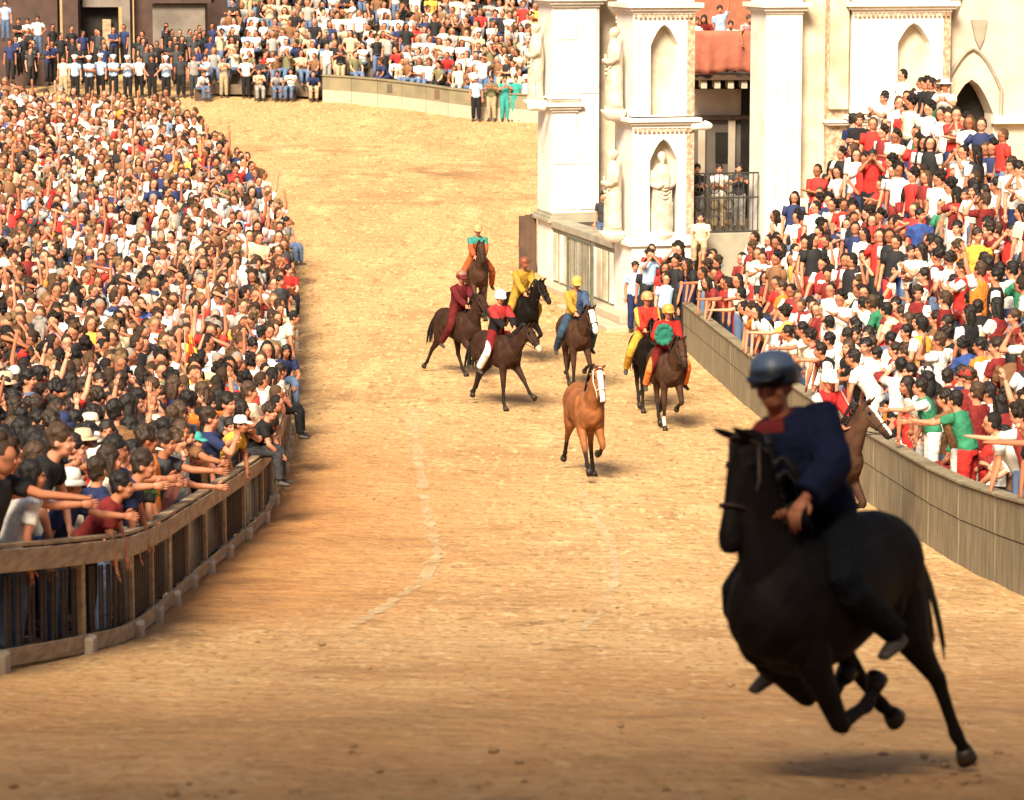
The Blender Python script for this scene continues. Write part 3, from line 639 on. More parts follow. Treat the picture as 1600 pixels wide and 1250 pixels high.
WALL_PX = [(1600, 930), (1495, 880), (1395, 812), (1290, 735), (1200, 662), (1120, 592), (1068, 545)]
_w = [hit(*p) for p in WALL_PX]; _w = [_w[0] + (_w[0] - _w[1]).normalized() * 9] + _w
WL = resample(_w, 0.1); WN, WT = normals(WL, False)
FAR_PX = [(-260, 150), (-100, 150), (100, 150), (330, 153), (520, 160), (640, 172), (740, 186), (860, 193), (980, 197), (1100, 200)]
QL = resample([hit(*p) for p in FAR_PX], 0.1); QN, QT = normals(QL, True)
def soil_and_shade(co):
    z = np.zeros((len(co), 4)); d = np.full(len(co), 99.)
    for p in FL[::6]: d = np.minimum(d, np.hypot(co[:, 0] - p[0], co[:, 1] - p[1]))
    f = np.clip(1 - d / 5.0, 0, 1)**1.1 * np.clip((co[:, 1] - 30)/6, 0, 1) * np.clip((66 - co[:, 1])/14, 0, 1); f = np.maximum(f*.95, .45*np.clip((31 - co[:, 1])/9, 0, 1)*(co[:, 1] > 5)); z[:, 0] = f; z[:, 3] = 1; Y = co[:, 1]; X = co[:, 0]  # orange soil by the railing; shade of the near bend browned into the earth
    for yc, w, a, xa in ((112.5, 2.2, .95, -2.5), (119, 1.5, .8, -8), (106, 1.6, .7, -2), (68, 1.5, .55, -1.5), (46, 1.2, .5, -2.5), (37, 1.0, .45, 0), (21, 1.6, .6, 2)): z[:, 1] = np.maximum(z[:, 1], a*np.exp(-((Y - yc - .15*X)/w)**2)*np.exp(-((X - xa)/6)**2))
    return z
zone(tg.data, soil_and_shade)
# brick paving of the square under the left crowd
g = Geo(); V = []; 
for p in FL[::5]: i_ = int(np.argmin(((FL - p)**2).sum(1))); V += [(p[0] + FN[i_][0]*dd, p[1] + FN[i_][1]*dd, gz(p[1] + FN[i_][1]*dd) + .012 + .14*max(dd - .6, 0)) for dd in (0, .6, 4, 30)]
g.add(V, [(4*i+j, 4*i+4+j, 4*i+5+j, 4*i+1+j) for i in range(len(V)//4 - 1) for j in range(3)]); structure('square_paving', g.mesh('square_paving', 'paving'))
# pale traces raked in the earth
def trace(px, w):
    Q = resample([hit(*p) for p in px], .25); Nn, _ = normals(Q); rg = random.Random(3); V = []
    for p, q in zip(Q, Nn):
        k = w * rg.uniform(.35, 1.2)
        for sg in (-1, 1): x, y = p[0] + q[0]*k*sg, p[1] + q[1]*k*sg; V.append((x, y, gz(y) + float(ruts(np.array(x), np.array(y))) + .012))
    g = Geo(); g.add(V, [(2*i, 2*i+1, 2*i+3, 2*i+2) for i in range(len(V)//2 - 1)]); return structure('track_trace', g.mesh('track_trace', 'pale_trace'))
trace([(648, 640), (652, 700), (662, 770), (674, 830), (682, 870), (650, 915), (590, 955), (545, 985)], .09)
trace([(898, 745), (925, 800), (955, 855), (962, 905), (935, 955), (905, 990)], .08)
# clods thrown up by the hooves
g = Geo(); rg = random.Random(11)
for cx, cy, n_, sx, sy in ((570, 775, 14, 30, 4), (1030, 795, 16, 40, 14), (680, 777, 8, 20, 3), (580, 1010, 10, 40, 4), (925, 957, 8, 18, 4), (470, 745, 12, 40, 4), (860, 720, 14, 60, 6), (1050, 700, 14, 70, 8),
                          (700, 215, 30, 120, 6), (720, 245, 26, 90, 8), (440, 212, 24, 90, 5), (330, 990, 18, 60, 20), (1180, 1190, 26, 120, 22), (800, 1150, 40, 500, 60), (560, 640, 20, 90, 6), (900, 1230, 30, 500, 14), (1490, 1195, 14, 26, 10)):
    for k in range(n_):
        p = hit(cx + rg.gauss(0, sx), min(cy + rg.gauss(0, sy), 1290)); r = rg.uniform(.006, .022)
        g.ell((p.x, p.y, p.z + r*.3), (r*1.5, r*1.2, r*.6), 7, 5, None, .9)
o = obj('earth_clods', g.mesh('earth_clods', 'clod', True)); tag(o, 'dark crumbs of earth kicked up over the sandy track', 'clods'); o['kind'] = 'stuff'

# ------------------------------------------------------------------ the chapel at the foot of the tower
CH = Vector((3.05, 81.0, CAMZ - 9.9)); CRZ = math.atan2(.237, .971)
chapel = thing('marble_chapel', 'white marble open chapel with tall niched piers beside the track', 'chapel', CH, CRZ)
def cpart(name, g, mat, parent=None, bevel=.012): return obj(name, g.mesh(name, mat, False, bevel), parent or chapel)
def arch_poly(cx, half, z0, zs, zt, n_=7):
    """outline of an opening with a pointed head, from bottom left up and round to bottom right"""
    P = [(cx - half, z0), (cx - half, zs)]
    for k in range(1, n_): a = k / n_; P.append((cx - half * (1 - a) ** .62, zs + (zt - zs) * a))
    P.append((cx, zt)); return P + [(2*cx - x, z) for x, z in P[-2::-1]]
def niche_face(parent, x0, x1, z0, z1, y0, cx, half, zs, zt, depth, mat='marble', zb=None):
    """a face panel with a niche sunk in it: frame with a pointed opening, and a back"""
    zb = zb if zb is not None else z0 + .02
    op = arch_poly(cx, half, zb, zs, zt); g = Geo()
    pl = [(x0, z0), (x1, z0), (x1, z1), (cx, z1)]                                        # right half then left half as two polygons around the opening
    mid = len(op) // 2
    right = [(cx, z1)] + op[mid:] + [(op[-1][0], z0), (x1, z0), (x1, z1)]
    left = [(cx, z1), (x0, z1), (x0, z0), (op[0][0], z0)] + op[:mid + 1]
    g.prism(right, y0, y0 + depth); g.prism(left, y0, y0 + depth)
    if zb > z0 + .001: g.box(op[0][0], op[-1][0], y0, y0 + depth, z0, zb - .003)
    f = cpart('niche_frame', g, mat, parent, 0); k = Geo(); k.box(x0 + .02, x1 - .02, y0 + depth + .002, y0 + depth + .1, z0, z1); cpart('niche_back', k, 'marble_worn_shaded', parent, 0)  # brown back puts the niche's shade into its colour
def ledge(parent, x0, x1, y0, y1, z, steps=((.0, .07), (.06, .06), (.12, .08)), mat='marble', name='moulding'):
    g = Geo(); zz = z
    for out, h in steps: g.box(x0 - out, x1 + out, y0 - out, y1 + out, zz, zz + h); zz += h
    return cpart(name, g, mat, parent, .008)
Z0, Z1, Z2, Z3 = 2.1, 5.08, 7.95, 10.6
# near pier (two tiers of niches on the face towards the camera)
def tiered_pier(x0, x1, y0, y1, cx, half, face_niche=True, worn=False):
    g = Geo(); g.box(x0 + .02, x1 - .02, y0 + .52, y1, Z0 - .3, Z3); p = cpart('pier', g, 'marble')
    mt = 'marble_worn_shaded' if worn else 'marble'
    for za, zb in ((Z0 + .28, Z1), (Z1 + .30, Z2)):
        if face_niche: niche_face(p, x0 + .16, x1 - .2, za, zb, y0, cx, half, za + (zb - za) * .70, za + (zb - za) * .90, .34, mt, za + .03)
        g = Geo(); g.box(x0, x0 + .158, y0 - .03, y0 + .5, za, zb); cpart('corner_shaft', g, 'marble', p)
        g = Geo(); g.box(x1 - .198, x1, y0 - .012, y0 + .5, za, zb); cpart('ornament_strip', g, 'ornament', p, 0)
    ledge(p, x0 - .02, x1 + .02, y0 - .04, y1, Z0, ((.10, .10), (.05, .08), (.01, .09))); ledge(p, x0 - .02, x1 + .02, y0 - .04, y1, Z1 + .002, ((.0, .09), (.07, .07), (.14, .10))); ledge(p, x0 - .02, x1 + .02, y0 - .04, y1, Z2 + .002, ((.0, .08), (.08, .08), (.16, .12)))
    for zc in (Z1, Z2):
        for k in range(int((x1 - x0) / .12)): q = Geo(); q.box(x0 + .02 + k*.12, x0 + .09 + k*.12, y0 - .075, y0 - .042, zc - .09, zc - .002); cpart('dentil', q, 'ornament', p, 0)
    g = Geo(); g.box(x0 + .02, x1 - .02, y0, y0 + .5, Z2 + .29, Z3); cpart('upper_shaft', g, 'marble', p)
    g = Geo(); g.box(x0 - .02, x1 + .02, y0 - .05, y1, -.6, Z0 - .002); cpart('pedestal', g, 'marble', p)
    for k in range(3):
        q = Geo(); xx = x0 + .12 + k * (x1 - x0 - .1) / 3; q.box(xx, xx + (x1 - x0) / 3 - .14, y0 - .075, y0 - .052, .45, Z0 - .3); cpart('pedestal_panel', q, 'marble_worn_shaded', p, .006)
    return p
tiered_pier(0.0, 1.62, 0.0, 1.6, .82, .36)
# far pier: plain panels with a thin frame
g = Geo(); g.box(.0, 1.36, 8.2, 9.8, -.6, Z3); fp = cpart('pier', g, 'marble')
for za, zb in ((Z0 + .25, 3.55), (3.62, Z1 - .05), (Z1 + .5, 7.0), (7.06, Z2 - .1)):
    for xa, xb in ((.06, .70),):
        q = Geo(); q.box(xa, xb, 8.17, 8.198, za, zb); cpart('panel', q, 'marble', fp, .01)
    q = Geo(); q.box(.78, 1.30, 8.17, 8.198, za, zb + .06); cpart('panel', q, 'marble', fp, .01)
ledge(fp, -.02, .74, 8.12, 9.82, Z1 - .02, ((.0, .08), (.07, .08), (.14, .09))); ledge(fp, -.02, 1.36, 8.12, 9.82, Z2, ((.0, .08), (.08, .09), (.16, .12)))
ledge(fp, -.02, .76, 8.12, 9.82, Z1 + .30, ((.0, .05), (.05, .05)))
ledge(fp, -.02, 1.38, 8.12, 9.82, Z0 - .1, ((.12, .10), (.06, .09), (.0, .08)), 'grey_stone')
g = Geo(); g.box(1.362, 1.98, 8.75, 9.7, -.4, Z3); cpart('inner_pilaster', g, 'marble_worn_shaded')
# parapet along the track between the piers
g = Geo(); g.box(.04, .40, 1.62, 8.18, -.6, Z0 - .22); par = cpart('parapet', g, 'grey_stone')
g = Geo(); g.box(-.06, .48, 1.63, 8.17, Z0 - .218, Z0 - .02); cpart('coping', g, 'grey_stone', par)
yy = 1.8
for k in range(11):
    q = Geo(); q.box(-.002, .038, yy + .04, yy + (.5 if k % 3 else .34), .42, Z0 - .36); cpart('panel', q, 'marble' if k % 3 == 0 else 'marble_worn_shaded', par, .008); yy += .575
g = Geo(); g.box(-.9, .02, -.9, 10.2, -.8, .16); st = cpart('step', g, 'travertine'); g = Geo(); g.box(-.42, .03, -.4, 10.0, .162, .36); cpart('step', g, 'travertine')
# floor, rear piers and the wall behind the stand
g = Geo(); g.box(.5, 9.0, 1.62, 8.1, -.6, 1.35); cpart('floor', g, 'grey_stone')
g = Geo(); g.box(1.9, 3.5, .3, 1.6, -.6, 2.35); cpart('floor', g, 'grey_stone')
g = Geo(); g.box(3.55, 4.52, .1, 1.4, -.6, Z3); rp = cpart('pier', g, 'marble')
for k in range(3): q = Geo(); q.box(3.60 + k*.31, 3.60 + k*.31 + .24, .05, .098, Z0, Z2 - .1); cpart('fluted_band', q, 'marble', rp, .02)
ledge(rp, 3.53, 4.54, .06, 1.4, Z2 - .02, ((.0, .08), (.08, .09), (.16, .12)))
g = Geo(); g.box(4.522, 5.28, .5, 1.5, -.6, Z3); cpart('wall', g, 'marble_worn_shaded')
g = Geo(); g.box(5.282, 5.86, .3, 1.5, -.6, Z3); ww = cpart('wall', g, 'ornament'); 
g = Geo(); g.box(5.30, 5.82, .16, .298, Z1 + .4, Z3); cpart('shaft', g, 'marble_worn_shaded', ww, .03)
ledge(ww, 5.26, 5.84, .14, 1.4, Z1, ((.0, .06), (.05, .07)))
tiered_pier(5.87, 8.55, .12, 1.6, 7.55, .44, worn=False)
# upper beam and roof of the open chapel
g = Geo(); g.box(-.05, 3.5, -.02, 1.6, Z3 + .002, Z3 + 1.2); cpart('beam', g, 'marble'); g = Geo(); g.box(-.05, 1.6, 1.602, 9.8, Z3 + .002, Z3 + 1.2); cpart('beam', g, 'marble')
g = Geo(); g.box(-.4, 9, -.3, 10.1, Z3 + 1.202, Z3 + 1.6); cpart('roof', g, 'tile_roof')
g = Geo(); g.beam((1.75, 6.0, 3.9), (1.62, 4.2, 5.4), .05, .05); cpart('iron_tie', g, 'dark_iron', None, 0)
# iron gate standing open against the parapet
gate = thing('iron_gate', 'dark green iron gate standing open against the chapel parapet', 'gate', CH, CRZ)
def gpart(name, g): return obj(name, g.mesh(name, 'green_iron'), gate)
g = Geo(); g.box(-.5, -.44, 2.1, 2.16, .2, 2.0); gpart('post', g); g = Geo(); g.box(-.5, -.44, 4.6, 4.66, .2, 2.0); gpart('post', g)
g = Geo(); g.box(-.49, -.45, 2.16, 4.6, 1.9, 1.98); gpart('rail', g); g = Geo(); g.box(-.49, -.45, 2.16, 4.6, .24, .32); gpart('rail', g)
for k in range(15): g = Geo(); g.box(-.48, -.46, 2.3 + k*.155, 2.325 + k*.155, .32, 1.9); gpart('bar', g)
# dark wooden board at the far corner
bd = thing('wooden_board', 'dark upright wooden board against the far corner of the chapel', 'board', CH, CRZ)
for k in range(3): g = Geo(); g.box(-.52 + k*.17, -.355 + k*.17, 9.86, 9.92, -.2, 2.05 + .03*k); obj('plank', g.mesh('plank', 'dark_board'), bd)
g = Geo(); g.box(-.52, -.02, 9.921, 9.96, 1.2, 1.34); obj('batten', g.mesh('batten', 'dark_board'), bd)
# railings inside the chapel
def railing(x0, x1, y, z0, z1, label, scroll=False):
    t = thing('iron_railing', label, 'railing', CH, CRZ)
    for z in (z0, (z0 + z1) / 2 + .1, z1 - .04): g = Geo(); g.box(x0, x1, y, y + .04, z, z + .04); obj('rail', g.mesh('rail', 'dark_iron'), t)
    n_ = int((x1 - x0) / .12)
    for k in range(n_): xx = x0 + .05 + k * (x1 - x0 - .08) / max(n_ - 1, 1); g = Geo(); g.box(xx, xx + .022, y + .008, y + .03, z0 + .041, z1 - .041); obj('bar', g.mesh('bar', 'dark_iron'), t)
    if scroll:
        for k in range(3):
            for j in range(3):
                cx, cz = x0 + .2 + k*.38, z0 + .3 + j*.42; P = [(cx + .15*math.cos(a/9*6.28)*(1 - a/40), y - .02, cz + .17*math.sin(a/9*6.28)*(1 - a/40)) for a in range(14)]
                g = Geo(); g.tube(P, [.016]*14, 5); obj('scroll', g.mesh('scroll', 'dark_iron', True), t)
railing(.5, 1.25, 4.4, 1.95, 2.8, 'dark iron railing in the gap between the two tall piers')
railing(1.72, 3.5, .42, 2.36, 3.9, 'ornate black iron railing with scrolls in the chapel side opening', True)
# carved saints in and beside the niches
def statue_mesh(seed):
    rg = random.Random(seed); G = Geo(); a = rg.uniform(-.05, .05)
    G.tube([(0, 0, 0), (0, 0, .08)], [(.30, .24), (.28, .22)], 10)
    G.tube([(a, 0, .08), (a, 0, .5), (0, .02, .95), (a*.6, .0, 1.3), (0, 0, 1.55), (0, 0, 1.66)], [(.26, .20), (.25, .19), (.24, .185), (.25, .18), (.19, .13), (.07, .07)], 14, smooth=3)
    G.ell((0, -.02, 1.79), (.095, .11, .135), 12, 8); G.ell((0, -.07, 1.69), (.055, .05, .08), 8, 6); G.ell((0, .02, 1.82), (.11, .11, .12), 10, 8, None, .15)
    for sg in (-1, 1): G.tube([(sg*.22, 0, 1.48), (sg*.30, -.03, 1.2), (sg*.13, -.2, 1.1), (sg*.05, -.24, 1.18)], [.085, .075, .06, .05], 8, smooth=2)
    G.tube([(.06, -.22, 1.08), (.06, -.24, 1.3)], [(.08, .03), (.08, .03)], 6)
    for k in range(13):
        x = -.24 + k*.04; zt = .95 + rg.uniform(-.15, .3); G.tube([(x*1.05, -.19*math.sqrt(max(0, 1 - (x/.27)**2)), .08), (x, -.2*math.sqrt(max(0, 1 - (x/.27)**2)), .5), (x*.8 + .05, -.17, zt)], [.022, .02, .008], 6)
    for k in range(4): G.tube([(-.24, -.08, 1.35 - k*.1), (0, -.215, 1.12 - k*.1), (.2, -.14, 1.22 - k*.1)], [.015, .026, .015], 6, smooth=3)
    return G.remesh('statue', .016, 'saint_marble', 0)
ST = [statue_mesh(s) for s in (1, 2)]
def statue(x, y, z, rz, label, k=0, scale=1.0):
    t = thing('marble_statue', label, 'statue', CH + Matrix.Rotation(CRZ, 3, 'Z') @ Vector((x, y, z)), CRZ + rz, 'marble saints of the chapel', scale); obj('figure', ST[k], t)
    g = Geo(); g.tube([(0, 0, -.26), (0, 0, -.2), (0, 0, -.06), (0, 0, -.002)], [.16, .24, .32, .33], 12); obj('corbel', g.mesh('corbel', 'marble', True), t); return t
statue(.82, .16, Z0 + .33, 0, 'robed marble saint inside the lower niche of the near pier', 0, 1.06)
statue(-.30, .75, Z0 + .33, -math.pi/2, 'marble saint in profile on the lower left side of the near pier', 1, 1.08)
statue(-.28, .75, Z1 + .45, -math.pi/2, 'marble saint in profile on the upper left side of the near pier', 1, 1.08)
statue(-.28, 8.9, Z1 + .30, -math.pi/2, 'weathered marble saint on the upper left side of the far pier', 0, 1.1)
# spout heads sticking out of the mouldings
for x, y, z, lb in ((1.78, -.1, Z1 + .02, 'white carved beast head jutting from the near pier moulding'), (-.45, 8.15, Z1 + .1, 'white carved beast head jutting from the far pier moulding')):
    t = thing('carved_spout', lb, 'gargoyle', CH + Matrix.Rotation(CRZ, 3, 'Z') @ Vector((x, y, z)), CRZ, 'carved spouts'); sg = 1 if x > 0 else -1
    G = Geo(); G.tube([(-.25*sg, .05, 0), (0, 0, .03), (.16*sg, -.04, .04), (.26*sg, -.06, .0)], [.09, .10, .115, .06], 10, smooth=2); G.ell((.1*sg, -.03, .12), (.05, .04, .06), 8, 6); obj('head', G.remesh('head', .02, 'marble', 1), t)

# the town hall wall with pointed arches at the right edge
hall = thing('town_hall_wall', 'pale stone wall with dark edged pointed arches at the right edge', 'building', CH, CRZ)
def hpart(name, g, mat): return obj(name, g.mesh(name, mat), hall)
op = arch_poly(9.35, .62, 3.0, 5.3, 6.2); mid = len(op)//2
g = Geo(); g.prism([(9.35, 14)] + op[mid:] + [(op[-1][0], -.6), (26, -.6), (26, 14)], .6, 1.2); g.prism([(9.35, 14), (8.552, 14), (8.552, -.6), (op[0][0], -.6)] + op[:mid+1], .6, 1.2); hpart('wall', g, 'plaster')
g = Geo(); g.box(8.6, 10.2, 1.4, 1.5, 2, 7); hpart('dark_interior', g, 'dark_void')
def band(cx, half, z0, zs, zt, r, mat='grey_stone', y=.56):
    P = [(x, y, z) for x, z in arch_poly(cx, half, z0, zs, zt, 12)]; g = Geo(); g.tube(P, [(r, r*.8)]*len(P), 6, (0, 1, 0)); return hpart('arch_band', g, mat)
band(9.35, .82, 5.2, 5.9, 7.0, .06); band(10.1, 1.42, 5.5, 7.6, 10.2, .10); band(12.3, 1.15, 5.5, 7.4, 9.9, .12); band(12.3, 1.0, 5.5, 7.3, 9.6, .05, 'marble')
g = Geo(); g.prism([(9.28, 7.75), (9.40, 7.25), (9.52, 7.0), (9.64, 7.25), (9.72, 7.75)], .52, .598); hpart('shield', g, 'grey_stone')
g = Geo(); g.box(9.9, 26, .35, .598, 5.05, 5.25); hpart('string_course', g, 'marble'); g = Geo(); g.box(11.0, 11.7, .30, .598, 5.252, 5.5); hpart('sill', g, 'grey_stone')
# the house seen through the open chapel, with its draped balcony
HY = 101.0
house = thing('brick_house', 'red brick house with draped balcony seen through the chapel opening', 'building', (0, HY, CAMZ - 9.5), 0)
def bx(name, x0, x1, y0, y1, z0, z1, mat): g = Geo(); g.box(x0, x1, y0, y1, z0, z1); return obj(name, g.mesh(name, mat), house)
rel = lambda py: 9.5 - (py + 100) / F * HY          # height in this house of a picture row
bx('wall', 2.6, 9.5, .6, 1.2, rel(45), 14, 'brick_red'); bx('wall', 2.6, 9.5, .6, 1.2, rel(185), rel(45) - .002, 'plaster'); bx('wall', 2.6, 9.5, .6, 1.2, -.5, rel(185) - .002, 'grey_wall')
for py in (26, 32): bx('stone_stripe', 2.6, 5.2, .55, .598, rel(py) - .05, rel(py) + .03, 'plaster')
w = bx('window', 2.95, 3.75, .55, .598, rel(92), rel(46), 'dark_void'); bx('window', 4.2, 5.2, .55, .598, rel(92), rel(46), 'dark_void')
bal = bx('balcony_floor', 5.3, 8.6, -.9, .598, rel(120), rel(112), 'dark_board')
for k in range(5): bx('bracket', 5.9 + k*.42, 6.08 + k*.42, -.8, .55, rel(133), rel(121), 'plaster')
bx('shade_strip', 5.7, 8.3, .5, .598, rel(137), rel(121), 'dark_void')  # dark strip painted in for the shade under the balcony
bx('window', 6.45, 6.9, .55, .598, rel(252), rel(205), 'dark_void'); bx('dark_panel', 7.25, 8.35, .42, .598, rel(330), rel(124), 'dark_void')  # large plain dark panel over the right part of the wall
for k in range(3): bx('pilaster', 5.9 + k*.95, 6.12 + k*.95, .48, .598, rel(330), rel(185), 'plaster')
bx('ledge', 5.6, 8.4, .4, .598, rel(184), rel(178), 'dark_board')
g = Geo(); V = []; nu = 40
for j in range(9):
    for i in range(nu + 1):
        u = i / nu; v = j / 8; V.append((5.6 + 2.45*u, -1.0 - .05*math.sin(u*34 + v) * v - .03*math.sin(u*13) - (.16*v if u > .8 else 0), rel(44) - (rel(44) - rel(108))*v - .05*math.sin(u*9)*v))
g.add(V, [(j*(nu+1)+i, j*(nu+1)+i+1, (j+1)*(nu+1)+i+1, (j+1)*(nu+1)+i) for j in range(8) for i in range(nu)])
dr = obj('red_drape', g.mesh('red_drape', 'red_drape', True)); dr.location = (0, HY, CAMZ - 9.5); sd = dr.modifiers.new('thick', 'SOLIDIFY'); sd.thickness = .02
tag(dr, 'faded red cloth hung over the balcony behind the chapel', 'drape')

# ------------------------------------------------------------------ railing round the square (left)
fence = thing('track_railing', 'low railing of posts, pale top board and thin bars before the left crowd', 'fence', (0, 0, 0))
fz = lambda i: gz(FL[i][1])
def fpt(i, d=0, z=0): return Vector((FL[i][0] + FN[i][0]*d, FL[i][1] + FN[i][1]*d, fz(i) + z))
SP = 24; nposts = 0; pick_me = None
g = Geo(); g.box(-.011, .011, -.011, .011, .0, .62); pick_me = g.mesh('picket', 'fence_iron')
g = Geo(); g.box(-.055, .055, -.055, .055, -.1, 1.05); post_me = g.mesh('post', 'fence_wood', False, .008)
g = Geo(); g.box(-.10, .10, -.11, .07, -.1, .17); stone_me = g.mesh('post_stone', 'travertine', False, .025)
i_end = next((i for i in range(len(FL)) if FL[i][1] > 117), len(FL) - 1); idx = [0] + list(range(72, i_end, SP)); npick = 0
def sweep(i0, i1, d, z, w, h, step=1):
    g = Geo(); V = []; I = list(range(i0, i1, step)) + [i1]
    for i in I: V += [tuple(fpt(i, dd, zz)) for dd, zz in ((d - w/2, z), (d + w/2, z), (d + w/2, z + h), (d - w/2, z + h))]
    k = len(I); g.add(V, [(4*i+j, 4*i+(j+1) % 4, 4*i+4+(j+1) % 4, 4*i+4+j) for i in range(k-1) for j in range(4)] + [(0, 1, 2, 3), tuple(4*(k-1)+j for j in (3, 2, 1, 0))]); return g
for a in range(0, 72, 24):
    for nm_, me_ in (('post', post_me), ('post_stone', stone_me)):
        if a: o = obj(nm_, me_, fence, loc=fpt(a, 0 if nm_ == 'post' else -.04)); o.rotation_euler[2] = math.atan2(FT[a][1], FT[a][0])
for a, b_ in zip(idx[:-1], idx[1:]):
    if a % 24 == 0:
        o = obj('post', post_me, fence, loc=fpt(a)); o.rotation_euler[2] = math.atan2(FT[a][1], FT[a][0])
        o = obj('post_stone', stone_me, fence, loc=fpt(a, -.04)); o.rotation_euler[2] = math.atan2(FT[a][1], FT[a][0])
    g = sweep(a, b_, -.075, .84, .03, .20); obj('top_board', g.mesh('top_board', 'fence_wood', False, .005), fence)
    g = sweep(a, b_, 0, 1.055, .13, .035); obj('handrail', g.mesh('handrail', 'fence_wood', False, .005), fence)
    if FL[a][1] < 62:
        g = sweep(a, b_, -.06, .02, .035, .16); obj('kick_board', g.mesh('kick_board', 'fence_wood', False, .005), fence)
        k = a + 1
        while k < b_ and npick < 300:
            if k % 24 > .9: o = obj('picket', pick_me, fence, loc=fpt(int(k), .0, .18)); npick += 1
            k += 1.5
# ------------------------------------------------------------------ barrier and stand (right)
barrier = thing('stand_barrier', 'weathered plank barrier along the track below the right stand', 'barrier', (0, 0, 0))
wpt = lambda i, d=0, z=0: Vector((WL[i][0] + WN[i][0]*d, WL[i][1] + WN[i][1]*d, gz(WL[i][1]) + z))
PS = 27; idx = list(range(0, len(WL) - 1, PS)); idx[-1] = len(WL) - 1
for a, b_ in zip(idx[:-1], idx[1:]):
    m_ = (a + b_) // 2; tt = Vector((WT[m_][0], WT[m_][1], 0)) * .018
    for k, (z0, hh) in enumerate(((-.05, .66), (.622, .46))):
        g = Geo(); off = (.004, -.006, .002)[k]; g.beam(wpt(a, off, z0) + tt, wpt(b_, off, z0) - tt, .05, hh); obj('plank', g.mesh('plank', 'stand_wood', False, .006), barrier)
    g = Geo(); g.beam(wpt(a, .09, 0), wpt(a, .091, 1.08), .1, .1, (WT[a][0], WT[a][1], 0)); obj('post', g.mesh('post', 'stand_wood'), barrier)
    g = Geo(); g.beam(wpt(a, .06, 1.1) + tt, wpt(b_, .06, 1.1) - tt, .24, .04); obj('coping_board', g.mesh('coping_board', 'stand_wood', False, .006), barrier)
stand = thing('grandstand', 'steep wooden stand packed with spectators below the town hall', 'grandstand', (0, 0, 0))
NT = 9
def sz(i, k): return gz(WL[i][1])*(1 - k/9) + (CAMZ - 9.42)*(k/9)      # upper tiers level out
def tier(k): return .74 + .55*k, .30 + .51*k
for k in range(NT):
    d0, z0 = tier(k); Q = list(range(0, len(WL), 9))
    g = Geo(); V = []
    for i in list(range(0, len(WL), 12)) + [len(WL) - 1]:
        for dd, zz in ((d0 - .20, z0 - .5), (d0 - .20, z0), (d0 + .32, z0), (d0 + .32, z0 - .5)): V.append(tuple(wpt(i, dd, zz + sz(i, k) - gz(WL[i][1]))))
    ns = len(V) // 4; g.add(V, [(4*i+j, 4*i+(j+1) % 4, 4*i+4+(j+1) % 4, 4*i+4+j) for i in range(ns-1) for j in range(4)] + [(0, 1, 2, 3), tuple(4*(ns-1) + j for j in (3, 2, 1, 0))])
    obj('tier', g.mesh('tier', 'tier_wood'), stand)
g = Geo(); i = len(WL) - 1
d9, z9 = tier(NT - 1); V = [wpt(i, .1, -.1), wpt(i, d9 + .3, -.1), wpt(i, d9 + .3, z9 - .02), wpt(i, .1, .6)]; off = Vector((WT[i][0], WT[i][1], 0)) * .06
g.add([tuple(v + off*.2) for v in V] + [tuple(v + off*1.2) for v in V], [(0, 1, 2, 3), (7, 6, 5, 4), (0, 4, 5, 1), (1, 5, 6, 2), (2, 6, 7, 3), (3, 7, 4, 0)]); obj('end_wall', g.mesh('end_wall', 'stand_wood'), stand)
# ------------------------------------------------------------------ far side of the square
qpt = lambda i, d=0, z=0: Vector((QL[i][0] + QN[i][0]*d, QL[i][1] + QN[i][1]*d, gz(QL[i][1]) + z))
qpx = lambda i: 800 + F * QL[i][0] / QL[i][1]
i_b = next(i for i in range(len(QL)) if qpx(i) > 505)
fb = thing('far_barrier', 'olive brown panelled barrier below the far stand', 'barrier', (0, 0, 0)); idx = list(range(i_b, len(QL) - 1, 14))
for n_, (a, b_) in enumerate(zip(idx[:-1], idx[1:])):
    tt = Vector((QT[a][0], QT[a][1], 0)) * .012
    g = Geo(); g.beam(qpt(a, 0, -.05) + tt, qpt(b_, 0, -.05) - tt, .06, .55); obj('panel', g.mesh('panel', 'travertine'), fb)
    g = Geo(); g.beam(qpt(a, .01, .505) + tt, qpt(b_, .01, .505) - tt, .06, .55); obj('panel', g.mesh('panel', 'green_wall'), fb)
    m_ = (a + b_) // 2; t2 = Vector((QT[m_][0], QT[m_][1], 0)) * .15
    if n_ % 2 == 0: g = Geo(); g.beam(qpt(m_, -.03, .60) - t2, qpt(m_, -.03, .60) + t2, .02, .36); obj('plaque', g.mesh('plaque', 'plaque'), fb)
    g = Geo(); g.beam(qpt(a, .1, 1.06) + tt, qpt(b_, .1, 1.06) - tt, .35, .05); obj('coping_board', g.mesh('coping_board', 'green_wall'), fb)
fs = thing('far_grandstand', 'stand packed with seated spectators on the far side of the track', 'grandstand', (0, 0, 0))
i_s = next(i for i in range(len(QL)) if qpx(i) > 318)
def ftier(k): return .80 + .62*k, .55 + .40*k
for k in range(12):
    d0, z0 = ftier(k); g = Geo(); V = []
    for i in list(range(i_s, len(QL), 14)) + [len(QL) - 1]:
        for dd, zz in ((d0 - .3, z0 - .4), (d0 - .3, z0), (d0 + .32, z0), (d0 + .32, z0 - .4)): V.append(tuple(qpt(i, dd, zz)))
    ns = len(V) // 4; g.add(V, [(4*i+j, 4*i+(j+1) % 4, 4*i+4+(j+1) % 4, 4*i+4+j) for i in range(ns-1) for j in range(4)] + [(0, 1, 2, 3), tuple(4*(ns-1) + j for j in (3, 2, 1, 0))]); obj('tier', g.mesh('tier', 'tier_wood'), fs)
